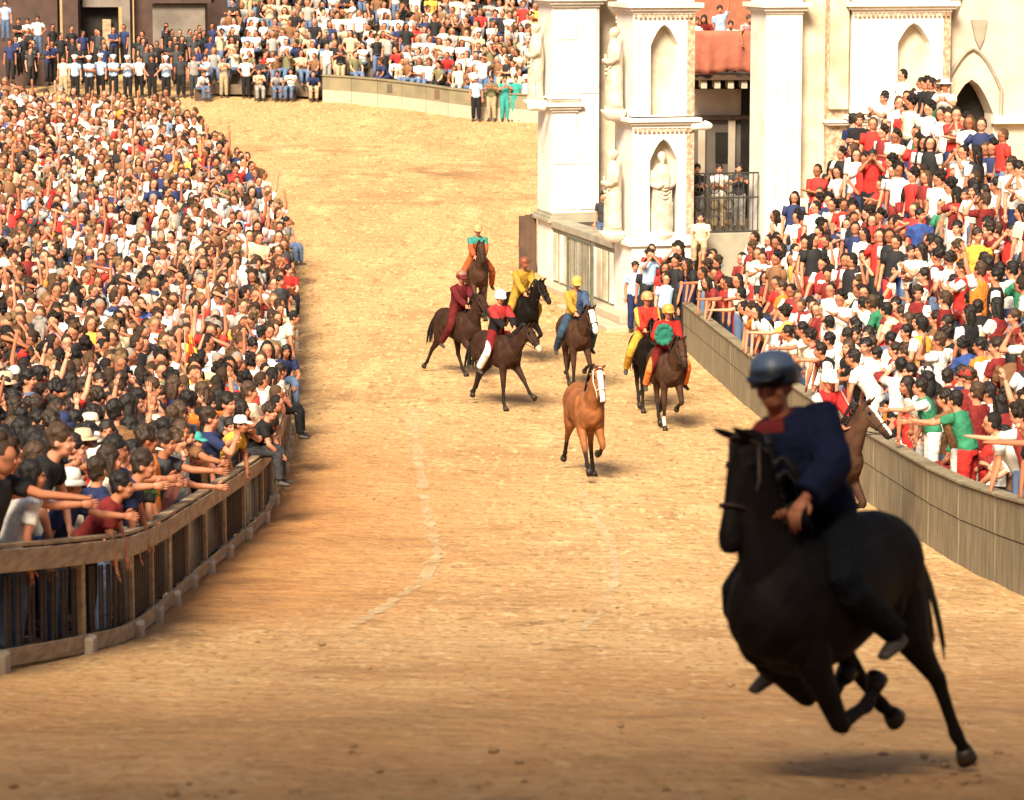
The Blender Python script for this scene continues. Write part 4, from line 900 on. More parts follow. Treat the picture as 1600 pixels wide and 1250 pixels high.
# awning above the far stand
aw = thing('awning', 'red awning strip along the top above the far stand', 'awning', (0, 0, 0)); 
for k, (a, b_) in enumerate(((i_s + 30, i_s + 75), (i_s + 75, i_s + 120), (i_s + 120, len(QL) - 1))):
    pa, pb = qpt(a, 4.9, 4.42), qpt(b_, 4.9, 4.42); pa.z = at(400, -1 - 3, pa.y).z; pb.z = at(400, -4 + 2*k, pb.y).z
    g = Geo(); g.beam(pa, pb, .5, .5); obj('valance', g.mesh('valance', 'awning'), aw)
# buildings behind
ph = thing('dark_palace', 'dark brick palace with dark doorways behind the far officials', 'building', (0, 0, 0))
def pbx(name, pa, pb, Y0, dep, ya, yb, mat, par=None):
    A = at(pa, ya, Y0); B = at(pb, yb, Y0); g = Geo(); g.box(A.x, B.x, Y0, Y0 + dep, min(A.z, B.z), max(A.z, B.z)); return obj(name, g.mesh(name, mat), par or ph)
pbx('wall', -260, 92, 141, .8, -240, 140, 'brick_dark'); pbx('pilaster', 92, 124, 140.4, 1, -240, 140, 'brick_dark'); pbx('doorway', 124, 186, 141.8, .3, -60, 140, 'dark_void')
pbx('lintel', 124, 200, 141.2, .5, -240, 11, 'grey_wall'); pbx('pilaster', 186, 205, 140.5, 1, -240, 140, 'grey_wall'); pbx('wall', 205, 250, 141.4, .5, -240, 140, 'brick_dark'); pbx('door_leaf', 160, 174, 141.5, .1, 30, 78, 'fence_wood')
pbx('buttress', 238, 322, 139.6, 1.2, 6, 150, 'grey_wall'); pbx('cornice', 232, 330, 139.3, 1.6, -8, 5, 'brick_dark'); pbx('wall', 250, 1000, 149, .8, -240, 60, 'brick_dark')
for k in range(9): pbx('window', 300 + k*70, 330 + k*70, 148.7, .28, -200, -110, 'dark_void')

# unseen palace added behind the camera, its height set to shade the near bend
pb_ = thing('palace', 'tall unseen brick palace behind the viewer, added to shade the near bend', 'building', (0, 0, 0))
g = Geo(); g.box(-75, 55, -26, -14, 4, 36.8); obj('wall', g.mesh('wall', 'brick_red'), pb_); g = Geo(); g.box(-75.5, 55.5, -26.5, -13.3, 36.802, 37.3); obj('roof', g.mesh('roof', 'tile_roof'), pb_)
g = Geo(); g.box(-.65, .65, -.12, .0, 0, 2.3); wme = g.mesh('window', 'dark_void'); g = Geo(); g.box(-.85, .85, -.05, .12, -.18, -.02); sme = g.mesh('sill', 'travertine')
for zz in (13, 19, 25, 31):
    for k in range(20): o = obj('window', wme, pb_, loc=(-70 + k*6.3, -13.9, zz)); obj('sill', sme, o)
# ------------------------------------------------------------------ spectators
def hit_h(px, py, h):
    d = pdir(px, py); Y = np.arange(24, 160, 0.02); z = d.z / d.y * Y
    Yh = Y[np.argmax(z <= prof(Y) + h)]; return Vector((d.x / d.y * Yh, Yh, gz(Yh)))
def topx(p): 
    v = Vector(p) - Vector((0, 0, CAMZ)); c = v.y*math.cos(TILT) - v.z*math.sin(TILT); u = v.y*math.sin(TILT) + v.z*math.cos(TILT); return 800 + F*v.x/c, 625 - F*u/c
def trim(parts, tail):
    """label from the parts that fit in 16 words"""
    lab = parts[0]
    for p in parts[1:]:
        if len((lab + ' ' + p + ' ' + tail).split()) <= 16: lab += ', ' + p
    return lab + ', ' + tail
def pick(rg, table):
    r = rg.random() * sum(w for _, w in table)
    for k, w in table:
        r -= w
        if r <= 0: return k
    return table[-1][0]
LEFTC = [('white', 28), ('cream', 8), ('black', 14), ('charcoal', 5), ('red', 5), ('navy', 5), ('light blue', 4), ('royal blue', 1), ('grey', 7), ('pink', 8), ('beige', 8), ('brown', 8), ('yellow', 1), ('olive', 3), ('maroon', 3), ('orange', 2)]
TROU = [('denim', 40), ('khaki', 20), ('black', 15), ('navy', 10), ('grey', 10), ('white', 5)]
STANDP = [('rest', 24), ('turned', 14), ('glance', 12), ('crossed', 8), ('wave', 4), ('cheer', 2), ('camera', 8), ('point', 3), ('shade', 5), ('clap', 9), ('hips', 3)]
SITP = [('sit', 26), ('sit_turn', 22), ('sit_cross', 14), ('sit_wave', 4), ('sit_lean', 16), ('sit_clap', 10), ('sit_camera', 6)]
HAIRP = [('short', 55), ('curly', 22), ('long', 23)]
rg = random.Random(21)
N_LEFT, N_RIGHT = 138, 120
taken = {}
def rise(d): return .14 * max(d - .6, 0)          # the square climbs away from the track
def free(x, y, r=.40):
    cx, cy = int(x // .5), int(y // .5)
    for i in (-1, 0, 1):
        for j in (-1, 0, 1):
            for q in taken.get((cx + i, cy + j), ()):
                if (q[0]-x)**2 + (q[1]-y)**2 < r*r: return False
    return True
def take(x, y): taken.setdefault((int(x // .5), int(y // .5)), []).append((x, y))
# people who stand out in the left crowd, by where their heads are seen
SPECIAL = [  # px, py, pose, heading, shirt, trousers, hair, hair colour, hat, hat colour, lift, label
 (68, 785, 'reach', 75, 'navy', 'denim', 'short', 0, 'bucket', 'white', 0, 'person in a white bucket hat reaching over the left railing'),
 (160, 672, 'rest', 165, 'light blue', 'denim', 'curly', 0, None, None, 0, 'person seen from behind in a pale blue and white shirt behind the railing'),
 (110, 712, 'point', 92, 'black', 'black', 'curly', 1, None, None, 0, 'dark clad person stretching a bare arm out over the railing beside the pale blue shirt'),
 (72, 628, 'glance', 150, 'white', 'khaki', 'short', 2, 'cap', 'cream', 0, 'person in white shirt and cream cap at the left edge of the near crowd'),
 (348, 745, 'lean', 70, 'yellow', 'khaki', 'short', 0, 'cap', 'white', .25, 'person in yellow shirt and white cap bending over the left railing'),
 (300, 668, 'turned', 20, 'brown', 'black', 'short', 0, 'cap', 'teal', 0, 'person in brown top and teal cap facing the camera near the railing'),
 (352, 600, 'rest', 150, 'yellow', 'denim', 'curly', 0, None, None, .1, 'person in bright yellow shirt seen from behind near the railing'),
 (262, 690, 'reach', 80, 'pink', 'denim', 'curly', 6, None, None, 0, 'grey haired person in pink top reaching towards the railing'),
 (408, 520, 'turned', 120, 'white', 'denim', 'short', 0, None, None, .55, 'person in white shirt perched high on the left railing with back turned'),
 (432, 488, 'lean', 95, 'cream', 'khaki', 'short', 0, None, None, .5, 'person in cream shirt bending over the railing at mid track'),
 (440, 668, 'glance', 60, 'black', 'black', 'short', 1, None, None, .0, 'person in black leaning out furthest over the bend of the railing'),
 (440, 440, 'rest', 40, 'charcoal', 'black', 'short', 0, None, None, .45, 'person in charcoal shirt standing high at the outermost bend of the railing'),
 (258, 192, 'rest', 30, 'light blue', 'denim', 'short', 0, None, None, .55, 'person in light blue shirt perched on the far end of the left railing'),
 (290, 222, 'rest', 60, 'grey', 'denim', 'short', 0, None, None, .35, 'person in grey shirt perched beside the far left railing'),
 (303, 242, 'glance', 20, 'red', 'denim', 'short', 0, None, None, .3, 'person in red shirt at the far left railing beside the grey shirt'),
 (353, 296, 'rest', 70, 'olive', 'denim', 'short', 0, None, None, .5, 'person in olive shirt standing high at the far left railing'),
 (135, 520, 'rest', 5, 'white', 'denim', 'short', 2, None, None, .35, 'broad person in plain white shirt standing above heads in the left crowd'),
 (265, 455, 'turned', 30, 'white', 'denim', 'short', 3, None, None, .4, 'person in white shirt raised on shoulders amid the left crowd'),
 (160, 278, 'crossed', 10, 'white', 'denim', 'short', 1, None, None, .4, 'person in white shirt standing tall in the middle of the far left crowd'),
 (398, 540, 'glance', 150, 'white', 'denim', 'curly', 0, None, None, .35, 'person in white top climbing on the railing seen from behind'),
 (182, 408, 'wave', 0, 'white', 'denim', 'short', 0, 'cap', 'white', .1, 'person in white with white cap raising an arm in the left crowd'),
]
heads = {}
for px, py, pose, face, sh, tr, hr, hc, hat, hatc, lift, lab in SPECIAL:
    p = hit_h(px, py, 1.60 + lift); Yk = {68: 29.3, 110: 33.0, 348: 45.0, 262: 38.0, 300: 43.0, 160: 36.0}.get(px)
    if Yk: p = Vector(((px - 800)/F*Yk, Yk, gz(Yk)))
    i = int(np.argmin(((FL - np.array([p.x, p.y]))**2).sum(1))); dv = (np.array([p.x, p.y]) - FL[i]) @ FN[i]
    dv = max(dv, -9)
    if dv < .24: p.x, p.y = FL[i][0] + FN[i][0]*.26, FL[i][1] + FN[i][1]*.26; p.z = gz(p.y)
    take(p.x, p.y); i2 = max((np.array([p.x, p.y]) - FL[i]) @ FN[i], 0); p.z += rise(i2); t = person(pose, (p.x, p.y, p.z + lift), face, sh, tr, lab, 'spectators crowded behind the left railing', hr, hc, rg.randrange(5), hat, hatc or 'white')
    if lift > .2:
        g = Geo(); g.box(p.x - .2, p.x + .2, p.y - .18, p.y + .18, p.z, p.z + lift - .01); k = obj('wooden_crate', g.mesh('wooden_crate', 'fence_wood')); tag(k, 'low wooden box under the feet of the ' + ' '.join(lab.split()[2:9]), 'box', 'boxes stood on by spectators')
cand = []
for k in range(34):
    d = .33 + .58*k; off = rg.random()*.5; s = off
    L = (len(FL) - 2) * .1; nrow = 0
    while s < L:
        i = int(s / .1); yy = FL[i][1]; s += (.47 + min(max(yy - 38, 0) / 50, 1) * .6) * rg.uniform(.8, 1.2)
        x, y = FL[i] + FN[i]*(d + rg.uniform(-.16, .16))
        if y > 117 + 1.2*max(x + 15, 0) or y < 24 or x < -.172*y - 1.6: continue
        dd_ = ((FL - (x, y))**2).sum(1); j_ = int(np.argmin(dd_))
        if dd_[j_] < (d - .25)**2 or (np.array([x, y]) - FL[j_]) @ FN[j_] < .2: continue
        if not free(x, y, .41): continue
        take(x, y); lift = rise(d)
        if k < 2 and rg.random() < .10: lift += rg.uniform(.1, .3)
        u, v = topx((x, y, gz(y) + 1.5 + lift)); cand.append([k, s, x, y, lift, u, v, -8 < u])
inf = sorted([c for c in cand if c[7]], key=lambda c: c[3]); ind = set(id(c) for c in inf[:N_LEFT])
crowd = Crowd(); rowcount = {}
for c in cand:
    k, s, x, y, lift, u, v, vis = c
    if vis: rowcount[k] = rowcount.get(k, -1) + 1
    far = y > 54 + rg.uniform(-7, 5)
    face = rg.gauss(14, 24) if far else rg.gauss(135, 38); sc = rg.uniform(1.04, 1.2)
    pose = pick(rg, STANDP)
    if far and pose in ('point',) and k > 0: pose = 'wave'
    if k == 0 and y < 70: pose = pick(rg, [('lean', 4), ('reach', 4), ('rest', 3), ('turned', 3), ('clap', 2)])
    if k == 0 and y < 56: face = rg.gauss(105, 25)
    sh = pick(rg, LEFTC); tr = pick(rg, TROU); hr = pick(rg, HAIRP); sk = rg.randrange(5); hc = rg.choice((0, 1, 2, 2, 2, 3, 3, 3, 5, 6) if far else (0, 0, 1, 1, 2, 3, 4))
    if not far and rg.random() < .65: sh = rg.choice(('black', 'navy', 'charcoal', 'brown', 'black', 'denim', 'maroon'))  # near shirts picked darker, putting the shade there into their colour
    if id(c) in ind:
        hat = None; hatc = 'white'
        if rg.random() < .07: hat = rg.choice(('cap', 'bucket', 'cap', 'straw')); hatc = rg.choice(('white', 'cream', 'navy', 'red', 'beige'))
        head = f"{HAIRN[hc]}-haired person in {sh} top" if not hat else f"person in {sh} top and {hatc} {'hat' if hat != 'cap' else 'cap'}"
        lab = trim([head.replace('dark brown', 'brown').replace('light brown', 'fair'), POSEN[pose]], f"{ordn(k)} row behind left railing, {ordn(rowcount[k])} from near end")
        person(pose, (x, y, gz(y) + lift), face, sh, tr, lab, 'spectators crowded behind the left railing', hr, hc, sk, hat, hatc, sc)
    else: crowd.add(pose, hr, (x, y, gz(y) + lift), face, sc, sk, sh, tr, hc)
for n_, (yk, sh, pose, hr) in enumerate(((47.5, 'black', 'sit_lean', 'curly'), (55, 'white', 'sit_turn', 'short'), (61, 'navy', 'sit_lean', 'long'), (78, 'red', 'sit_turn', 'short'), (88, 'grey', 'sit', 'short'))):
    i = int(np.argmin(np.abs(FL[:, 1] - yk))); p = fpt(i, .10, .60); person(pose, p, rg.gauss(80 if yk < 56 else 50, 18), sh, rg.choice(('denim', 'black', 'khaki', 'charcoal')), f"person in {sh} top sitting on top of the left railing, {ordn(n_)} sitter from near end", 'people sitting on the left railing', hr, rg.choice((0, 1, 2)), rg.randrange(5))
crowd.build('left_crowd', 'dense mass of spectators filling the square behind the left railing', 'crowd')
# right stand
def right_colours(rg, y, k):
    if y < 50 and k < 5: return pick(rg, [('maroon', 32), ('red', 9), ('yellow', 7), ('white', 16), ('orange', 6), ('green', 5), ('black', 20), ('brown', 12), ('navy', 4)])
    if y > 64 and 2 < k < 7: return pick(rg, [('red', 30), ('maroon', 14), ('white', 22), ('black', 18), ('navy', 8), ('cream', 6)])
    if k > 5: return pick(rg, [('white', 40), ('cream', 8), ('black', 26), ('navy', 6), ('green', 3), ('red', 6), ('orange', 4), ('brown', 4)])
    return pick(rg, [('white', 24), ('cream', 8), ('yellow', 5), ('orange', 5), ('red', 8), ('maroon', 16), ('black', 24), ('royal blue', 2), ('green', 4), ('brown', 4)])
rc = []
for k in range(NT):
    d, zb = tier(k); s = .2 + rg.random()*.4; L = (len(WL) - 2)*.1
    while s < L:
        i = int(s / .1); s += .60 + rg.random()*.2
        if rg.random() < .05 or (k == 8 and WL[i][1] < 71) or (k == 7 and WL[i][1] < 63) or (k == 6 and WL[i][1] < 54): continue
        x, y = WL[i] + WN[i]*(d + rg.uniform(-.06, .06)); z = sz(i, k) + zb
        st_ = rg.random() < (.22 if k < 5 else .5) or (k == NT - 1 and rg.random() < .5)
        u, v = topx((x, y, z + 1.1)); rc.append([k, s, x, y, z, u, v, u < 1606, st_, i])
RSPEC = [(1445, 375, dict(sh='royal blue', st=True, face=0, lab='person in a bright blue vest standing out in the middle of the stand')),
         (1352, 165, dict(sh='white', st=True, face=-60, lab='person in white shirt standing highest at the far end of the stand')),
         (1340, 235, dict(sh='navy', st=True, face=150, lab='person with dark blue vest seen from behind near the top of the stand')),
         (1510, 180, dict(sh='white', st=True, face=-20, hat='straw', hatc='white', lab='person in white under a broad white hat at the top of the stand')),
         (1225, 480, dict(sh='orange', st=False, face=-120, lab='person in bright orange top in the front tiers at mid stand')),
         (1355, 610, dict(sh='white', st=True, face=-40, lab='person in white shirt rising from the lowest tier behind the front jockey')),
         (1500, 690, dict(sh='green', st=False, face=-110, hat='cap', hatc='red', lab='person in green top with a red cap on the lowest tier')),
         (1580, 700, dict(sh='white', st=False, face=-110, lab='person in white costume sitting at the near end of the lowest tier')),
         (1290, 215, dict(sh='black', st=True, face=-10, lab='dark haired person in black vest at the far upper end of the stand')),
         (1370, 290, dict(sh='red', st=True, face=-10, lab='person in bright red shirt standing above the red group in the stand')),
         (1555, 650, dict(sh='white', st=False, face=-150, lab='person in white top with head bowed in the second tier by the right edge'))]
over = {}
for px, py, dct in RSPEC:
    best = min((c for c in rc if c[7] and id(c) not in over), key=lambda c: (c[5] - px)**2 + (c[6] - py)**2); over[id(best)] = dct
inf = sorted([c for c in rc if c[7]], key=lambda c: c[3]); ind = set(id(c) for c in inf[:N_RIGHT]) | set(over)
crowd = Crowd(); rowcount = {}
for c in rc:
    k, s, x, y, z, u, v, vis, st_, i = c; dct = over.get(id(c), {})
    if vis: rowcount[k] = rowcount.get(k, -1) + 1
    st_ = dct.get('st', st_); far = y > 60 + rg.uniform(-7, 5)
    face = dct.get('face', rg.gauss(-35, 28) if far else rg.gauss(-128, 34)); sc = rg.uniform(1.04, 1.18)
    pose = pick(rg, [('rest', 10), ('turned', 8), ('glance', 8), ('crossed', 4), ('clap', 5), ('camera', 2), ('hips', 2), ('wave', 1)]) if st_ else pick(rg, SITP)
    if k == 0 and rg.random() < .58 and not dct:
        st_ = True; pose = rg.choice(('lean', 'reach', 'lean')); x -= WN[i][0]*.34; y -= WN[i][1]*.34; z += rg.uniform(.10, .2); face = rg.gauss(-95 if not far else -70, 18)
    elif k == 0 and not st_: pose = pick(rg, [('sit_lean', 5), ('sit', 2), ('sit_clap', 1), ('sit_turn', 3)])
    sh = dct.get('sh', right_colours(rg, y, k)); vest = rg.random() < .42 and sh not in ('white', 'cream') and not dct; tr = pick(rg, [('white', 20), ('maroon', 12), ('black', 20), ('denim', 20), ('red', 10), ('navy', 10)]); hr = pick(rg, HAIRP); sk = rg.randrange(5); hc = rg.choice((0, 0, 0, 1, 1, 2, 3, 4))
    if id(c) in ind:
        hat = dct.get('hat'); hatc = dct.get('hatc', 'white')
        if not hat and not dct and rg.random() < .05: hat = rg.choice(('cap', 'bucket')); hatc = rg.choice(('white', 'red', 'maroon'))
        head = f"{HAIRN[hc]}-haired person in {sh + ' vest' if vest else sh + ' top'}" if not hat else f"person in {sh} top and {hatc} {'hat' if hat != 'cap' else 'cap'}"
        lab = dct.get('lab') or trim([head.replace('dark brown', 'brown'), POSEN[pose].replace('seated, ', '')], f"{ordn(k)} tier of right stand, {ordn(rowcount[k])} from near end")
        person(pose, (x, y, z), face, sh, tr, lab, 'spectators on the right stand', hr, hc, sk, hat, hatc, sc, None, vest)
    else: crowd.add(pose, hr, (x, y, z), face, sc, sk, sh, tr, hc, vest)
crowd.build('right_stand_crowd', 'packed spectators on the farther and higher tiers of the right stand', 'crowd')
# far stand
crowd = Crowd()
for k in range(12):
    d, zb = ftier(k); i = i_s + rg.randrange(5)
    while i < len(QL) - 2:
        x, y = QL[int(i)] + QN[int(i)]*d; z = gz(QL[int(i)][1]) + zb; i += 4.6 + rg.random()*1.6
        if rg.random() < .05 or (qpx(int(min(i, len(QL)-1))) < 335 + 6*k and k > 1 and k < 0): continue
        st_ = rg.random() < .12; pose = pick(rg, STANDP if st_ else SITP)
        sh = pick(rg, [('white', 32), ('cream', 12), ('light blue', 6), ('grey', 12), ('navy', 7), ('beige', 13), ('red', 4), ('yellow', 2), ('black', 12), ('brown', 9), ('olive', 5)])
        crowd.add(pose, pick(rg, HAIRP), (x, y, z), rg.gauss(-5, 28), rg.uniform(1.02, 1.16), rg.randrange(5), sh, pick(rg, TROU), rg.choice((0, 1, 2, 2, 3, 3, 5, 6)))
for q in range(46):                                     # rows of dark caps and heads behind the officials
    px = rg.uniform(10, 335); p = hit_h(px, 152, 0); y = p.y + rg.uniform(1.0, 4.2); x = (px - 800)/F*y
    crowd.add(pick(rg, STANDP[:4]), 'short', (x, y, gz(y) + (y - p.y)*.22), rg.gauss(5, 20), rg.uniform(.95, 1.04), rg.randrange(5), rg.choice(('black', 'navy', 'charcoal', 'black')), 'black', 0)
crowd.build('far_stand_crowd', 'tiers of seated spectators on the far side above the barrier', 'crowd')
# officials and others standing along the far edge of the track
OFF = [(100, 'cream', 'khaki', None, 'rest'), (118, 'light blue', 'black', 'police', 'rest'), (140, 'light blue', 'black', 'police', 'crossed'), (158, 'light blue', 'black', 'police', 'turned'), (178, 'light blue', 'black', 'police', 'crossed'), (200, 'light blue', 'black', 'police', 'clap'),
       (218, 'white', 'black', None, 'rest'), (238, 'black', 'black', None, 'hips'), (260, 'light blue', 'black', 'police', 'clap'), (283, 'charcoal', 'black', None, 'rest'), (304, 'grey', 'charcoal', None, 'point'), (322, 'light blue', 'black', None, 'crossed'), (350, 'beige', 'khaki', None, 'clap'),
       (385, 'white', 'black', 'cap', 'hips'), (408, 'charcoal', 'black', None, 'crossed'), (432, 'brown', 'denim', None, 'rest')]
nb = 0
for n_, (px, sh, tr, hat, pose) in enumerate(OFF):
    p = hit(px, 153 + (n_ % 3)); bl = sh == 'light blue' and hat
    who = f"{ordn(nb)} from left of the officers in light blue shirts and white caps, far side" if bl else f"person in {sh} top and {tr} trousers, {ordn(n_)} in the row of officials"
    nb += 1 if bl else 0
    person(pose, p, rg.gauss(5, 12), sh, tr, who, 'officials standing on the far side', 'short', rg.choice((0, 1, 2)), rg.randrange(5), hat, 'white', rg.uniform(.97, 1.06))
for n_, (px, sh, tr, lab) in enumerate(((312, 'white', 'denim', 'person in white shirt crouched in front of the far officials'), (405, 'beige', 'grey', 'person in beige shirt crouched on the far edge of the track'), (432, 'grey', 'denim', 'person in grey shirt sitting at the far track edge'), (455, 'white', 'denim', 'person in white shirt sitting at the right end of the far officials'), (490, 'navy', 'khaki', 'person in navy shirt sitting where the far barrier begins'))):
    p = hit(px, 158); bxg = Geo(); bxg.box(p.x - .2, p.x + .2, p.y - .05, p.y + .3, p.z - .02, p.z + .44); o = obj('stool', bxg.mesh('stool', 'dark_board')); tag(o, 'low dark stool under the ' + ' '.join(lab.split()[:7]), 'stool', 'stools at the far edge')
    person(rg.choice(('sit_lean', 'sit', 'sit_clap')), p, rg.gauss(0, 20), sh, tr, lab, 'people sitting at the far track edge', 'short', 1, rg.randrange(5))
for px, sh, tr, hat, lab in ((744, 'light blue', 'black', 'police', 'officer in light blue shirt and white cap leftmost of four at the far barrier'), (768, 'olive', 'khaki', None, 'person in olive shirt and khaki trousers beside an officer at the far barrier'),
                             (789, 'teal', 'teal', None, 'left person in green overalls standing at the far barrier'), (806, 'teal', 'teal', None, 'right person in green overalls standing at the far barrier'), (822, 'light blue', 'teal', 'police', 'officer in white cap nearest the chapel at the far barrier')):
    person('clap' if px in (768, 789) else 'rest', hit(px, 190), rg.gauss(-5, 10), sh, tr, lab, 'people standing at the far barrier', 'short', 1, rg.randrange(5), hat, 'white', 1.03)
# people on the raised ledge at the far left
g = Geo(); A = at(-120, 112, 137.5); B = at(78, 112, 137.5); g.box(A.x, B.x, 136.9, 138.6, gz(137), at(0, 92, 137.5).z); o = obj('stone_ledge', g.mesh('stone_ledge', 'brick_dark')); tag(o, 'dark raised ledge at the far left carrying standing spectators', 'ledge')
for px, sh, tr, pose, lab, up_ in ((10, 'light blue', 'denim', 'rest', 'person in light blue shirt at the far left edge on the ledge', .75), (30, 'black', 'white', 'crossed', 'person in black top and white shorts on the far left ledge', 0), (44, 'white', 'denim', 'crossed', 'person in white shirt second from right on the far left ledge', 0), (60, 'white', 'denim', 'hips', 'person in white shirt and jeans rightmost on the far left ledge', .1)):
    p = at(px, 92, 137.6); person(pose, (p.x, p.y, p.z + up_), 5, sh, tr, lab, 'people on the far left ledge', 'short', 1, rg.randrange(5))
    if up_ > .5: g = Geo(); g.box(p.x - .3, p.x + .3, p.y - .3, p.y + .3, p.z + .01, p.z + up_ - .005); o = obj('stone_block', g.mesh('stone_block', 'brick_dark')); tag(o, 'dark stone block under the leftmost person on the ledge', 'block')
# police by the chapel steps
for px, py, sh, tr, hat, pose, lab in ((992, 520, 'light blue', 'navy', None, 'rest', 'person in blue shirt and dark trousers nearest the track by the chapel steps'), (1010, 512, 'light blue', 'black', 'police', 'clap', 'officer in light blue shirt and white cap by the chapel steps'), (1024, 506, 'light blue', 'black', 'police', 'crossed', 'officer with folded arms beside the near end of the plank barrier'),
                                       (996, 495, 'white', 'black', 'police', 'turned', 'officer in white shirt standing behind the others at the chapel'), (1038, 498, 'light blue', 'navy', 'police', 'rest', 'rearmost officer in white cap beside the front tier of the stand'), (1050, 512, 'black', 'black', None, 'rest', 'person in black between the officers and the plank barrier')):
    person(pose, hit(px, py), rg.gauss(0, 18), sh, tr, lab, 'police and helpers by the chapel', 'short', 0, rg.randrange(5), hat, 'white', 1.04)
# onlookers packed between the end of the stand and the chapel
crowd2 = Crowd()
for q in range(26):
    x, y = rg.uniform(3.25, 5.0), rg.uniform(76.9, 80.0)
    if y < 78 and x < 3.6: continue
    crowd2.add(pick(rg, STANDP), pick(rg, HAIRP), (x, y, gz(y) + rg.uniform(0, .45)), rg.gauss(-10, 25), rg.uniform(1.0, 1.14), rg.randrange(5), pick(rg, [('white', 4), ('maroon', 3), ('black', 4), ('light blue', 2), ('red', 2), ('navy', 2)]), 'black', rg.choice((0, 1, 2)))
crowd2.build('chapel_onlookers', 'knot of onlookers packed between the stand and the foot of the chapel', 'crowd')
# people inside the chapel and on the balcony
Rz = Matrix.Rotation(CRZ, 3, 'Z')
for x, y, sh, tr, pose, lab in ((2.0, .95, 'black', 'grey', 'crossed', 'person in black shirt with folded arms leftmost in the chapel opening'), (2.55, .8, 'white', 'khaki', 'crossed', 'person in white shirt and khaki trousers in the chapel opening'), (3.1, .9, 'charcoal', 'grey', 'clap', 'person in charcoal shirt rightmost in the chapel opening')):
    p = CH + Rz @ Vector((x, y, 2.36)); person(pose, p, rg.gauss(-10, 15), sh, tr, lab, 'people in the chapel side opening', 'short', 0, rg.randrange(5))
for x, y, z, sh, lab in ((.62, 5.0, 1.36, 'charcoal', 'person in charcoal top behind the railing between the piers'), (.95, 5.3, 1.36, 'white', 'person in white top between the chapel piers beside the railing'), (1.25, 5.0, 1.36, 'teal', 'person in teal top at the right end of the railing between piers')):
    p = CH + Rz @ Vector((x, y, z)); person('rest', p, rg.gauss(-10, 15), sh, 'denim', lab, 'people between the chapel piers', rg.choice(('short', 'curly')), 0, rg.randrange(5), None, 'white', 1.0)
p = hit_h(1075, 350, 2.2); person('sit', CH + Rz @ Vector((1.75, -.25, 1.62)), -10, 'cream', 'khaki', 'person in pale shirt sitting against the foot of the near pier', 'people in the chapel side opening', 'short', 0, 2)
for n_, (x, sh, pose) in enumerate(((5.75, 'white', 'rest'), (6.1, 'maroon', 'lean'), (6.5, 'light blue', 'wave'), (6.85, 'white', 'lean'), (7.2, 'pink', 'lean'), (7.6, 'navy', 'rest'))):
    zf = CAMZ - 9.5 + rel(112); person(pose, (x, HY - .72 + (n_ % 2)*.3, zf + .05 + .18*(n_ % 3)), rg.gauss(0, 15), sh, 'denim', f"{ordn(n_)} person from left on the draped balcony, in {sh} top", 'people on the draped balcony', rg.choice(('short', 'long')), rg.choice((0, 1, 2, 3)), rg.randrange(5))

# flag held up in the left crowd
fp_ = hit_h(290, 600, 1.6); fl = thing('chequered_flag', 'red and yellow chequered flag held up in the left crowd', 'flag', (fp_.x, fp_.y, fp_.z))
g = Geo(); g.tube([(0, 0, 1.2), (.0, 0, 2.55)], [.014, .012], 6); obj('pole', g.mesh('pole', 'fence_wood', True), fl)
for part, mt in ((0, 'flag_red'), (1, 'flag_yellow')):
    g = Geo()
    for i in range(3):
        for j in range(6):
            if (i + j) % 2 != part: continue
            V = []
            for b_ in range(4):
                for a in range(4):
                    u = (i + a/3)/3; v = (j + b_/3)/6; V.append((.02 + u*(.14 + .22*v), -.05*math.sin(u*7 + v*4) - .02, 2.5 - v*1.05 - .1*u))
            g.add(V, [(b_*4+a, b_*4+a+1, (b_+1)*4+a+1, (b_+1)*4+a) for b_ in range(3) for a in range(3)])
    o = obj('cloth', g.mesh('cloth', mt, True), fl); o['kind'] = 'stuff'; o.modifiers.new('t', 'SOLIDIFY').thickness = .004
# bunch of flowers at the end of the stretched arm
q = Vector(((110 - 800)/F*33.0, 33.0, gz(33.0) + rise(.7))) + Matrix.Rotation(R(92), 3, 'Z') @ Vector((.22, -.74, 1.47)); fb_ = thing('flower_bunch', 'bunch of pink flowers with green leaves held out over the railing', 'flowers', q)
for k in range(7):
    G = Geo(); a = k*.9; c = Vector((.05*math.cos(a), .05*math.sin(a), .02*math.sin(k*2)))
    for j in range(6): b_ = j*1.05; G.ell(c + Vector((.025*math.cos(b_), .02*math.sin(b_*1.3), .025*math.sin(b_))), (.02, .014, .02), 6, 4)
    obj('blossom', G.mesh('blossom', 'flower_pink', True), fb_)
for k in range(6): G = Geo(); a = k*1.1; G.tube([(0, 0, -.02), (.05*math.cos(a), .05*math.sin(a), -.09), (.09*math.cos(a) + .03, .08*math.sin(a), -.15)], [(.006, .004), (.02, .004), (.003, .002)], 5); obj('leaf', G.mesh('leaf', 'leaf_green', True), fb_)

# ------------------------------------------------------------------ the race
def halves(c2, axis=0, sign=1, thr=0.0):
    def fn(co): z = np.zeros((len(co), 4)); k = co[:, axis]*sign > thr; z[k] = tuple(c2) + (1,); return z
    return fn
def yoke(c2, zthr):
    def fn(co): z = np.zeros((len(co), 4)); k = (co[:, 2] > zthr) | (np.abs(co[:, 0]) < .035) & (co[:, 1] < -.05); z[k] = tuple(c2) + (1,); return z
    return fn
def sleeves(c2, x=.2):
    def fn(co): z = np.zeros((len(co), 4)); z[np.abs(co[:, 0]) > x] = tuple(c2) + (1,); return z
    return fn
def stripe(c2, lo=.0, hi=.05):
    def fn(co): z = np.zeros((len(co), 4)); r = np.abs(co[:, 0]); k = (r > .34) ; z[k] = tuple(c2) + (1,); return z
    return fn
def helm_top(c2):
    def fn(co): z = np.zeros((len(co), 4)); z[(co[:, 2] > .07)] = tuple(c2) + (1,); return z
    return fn
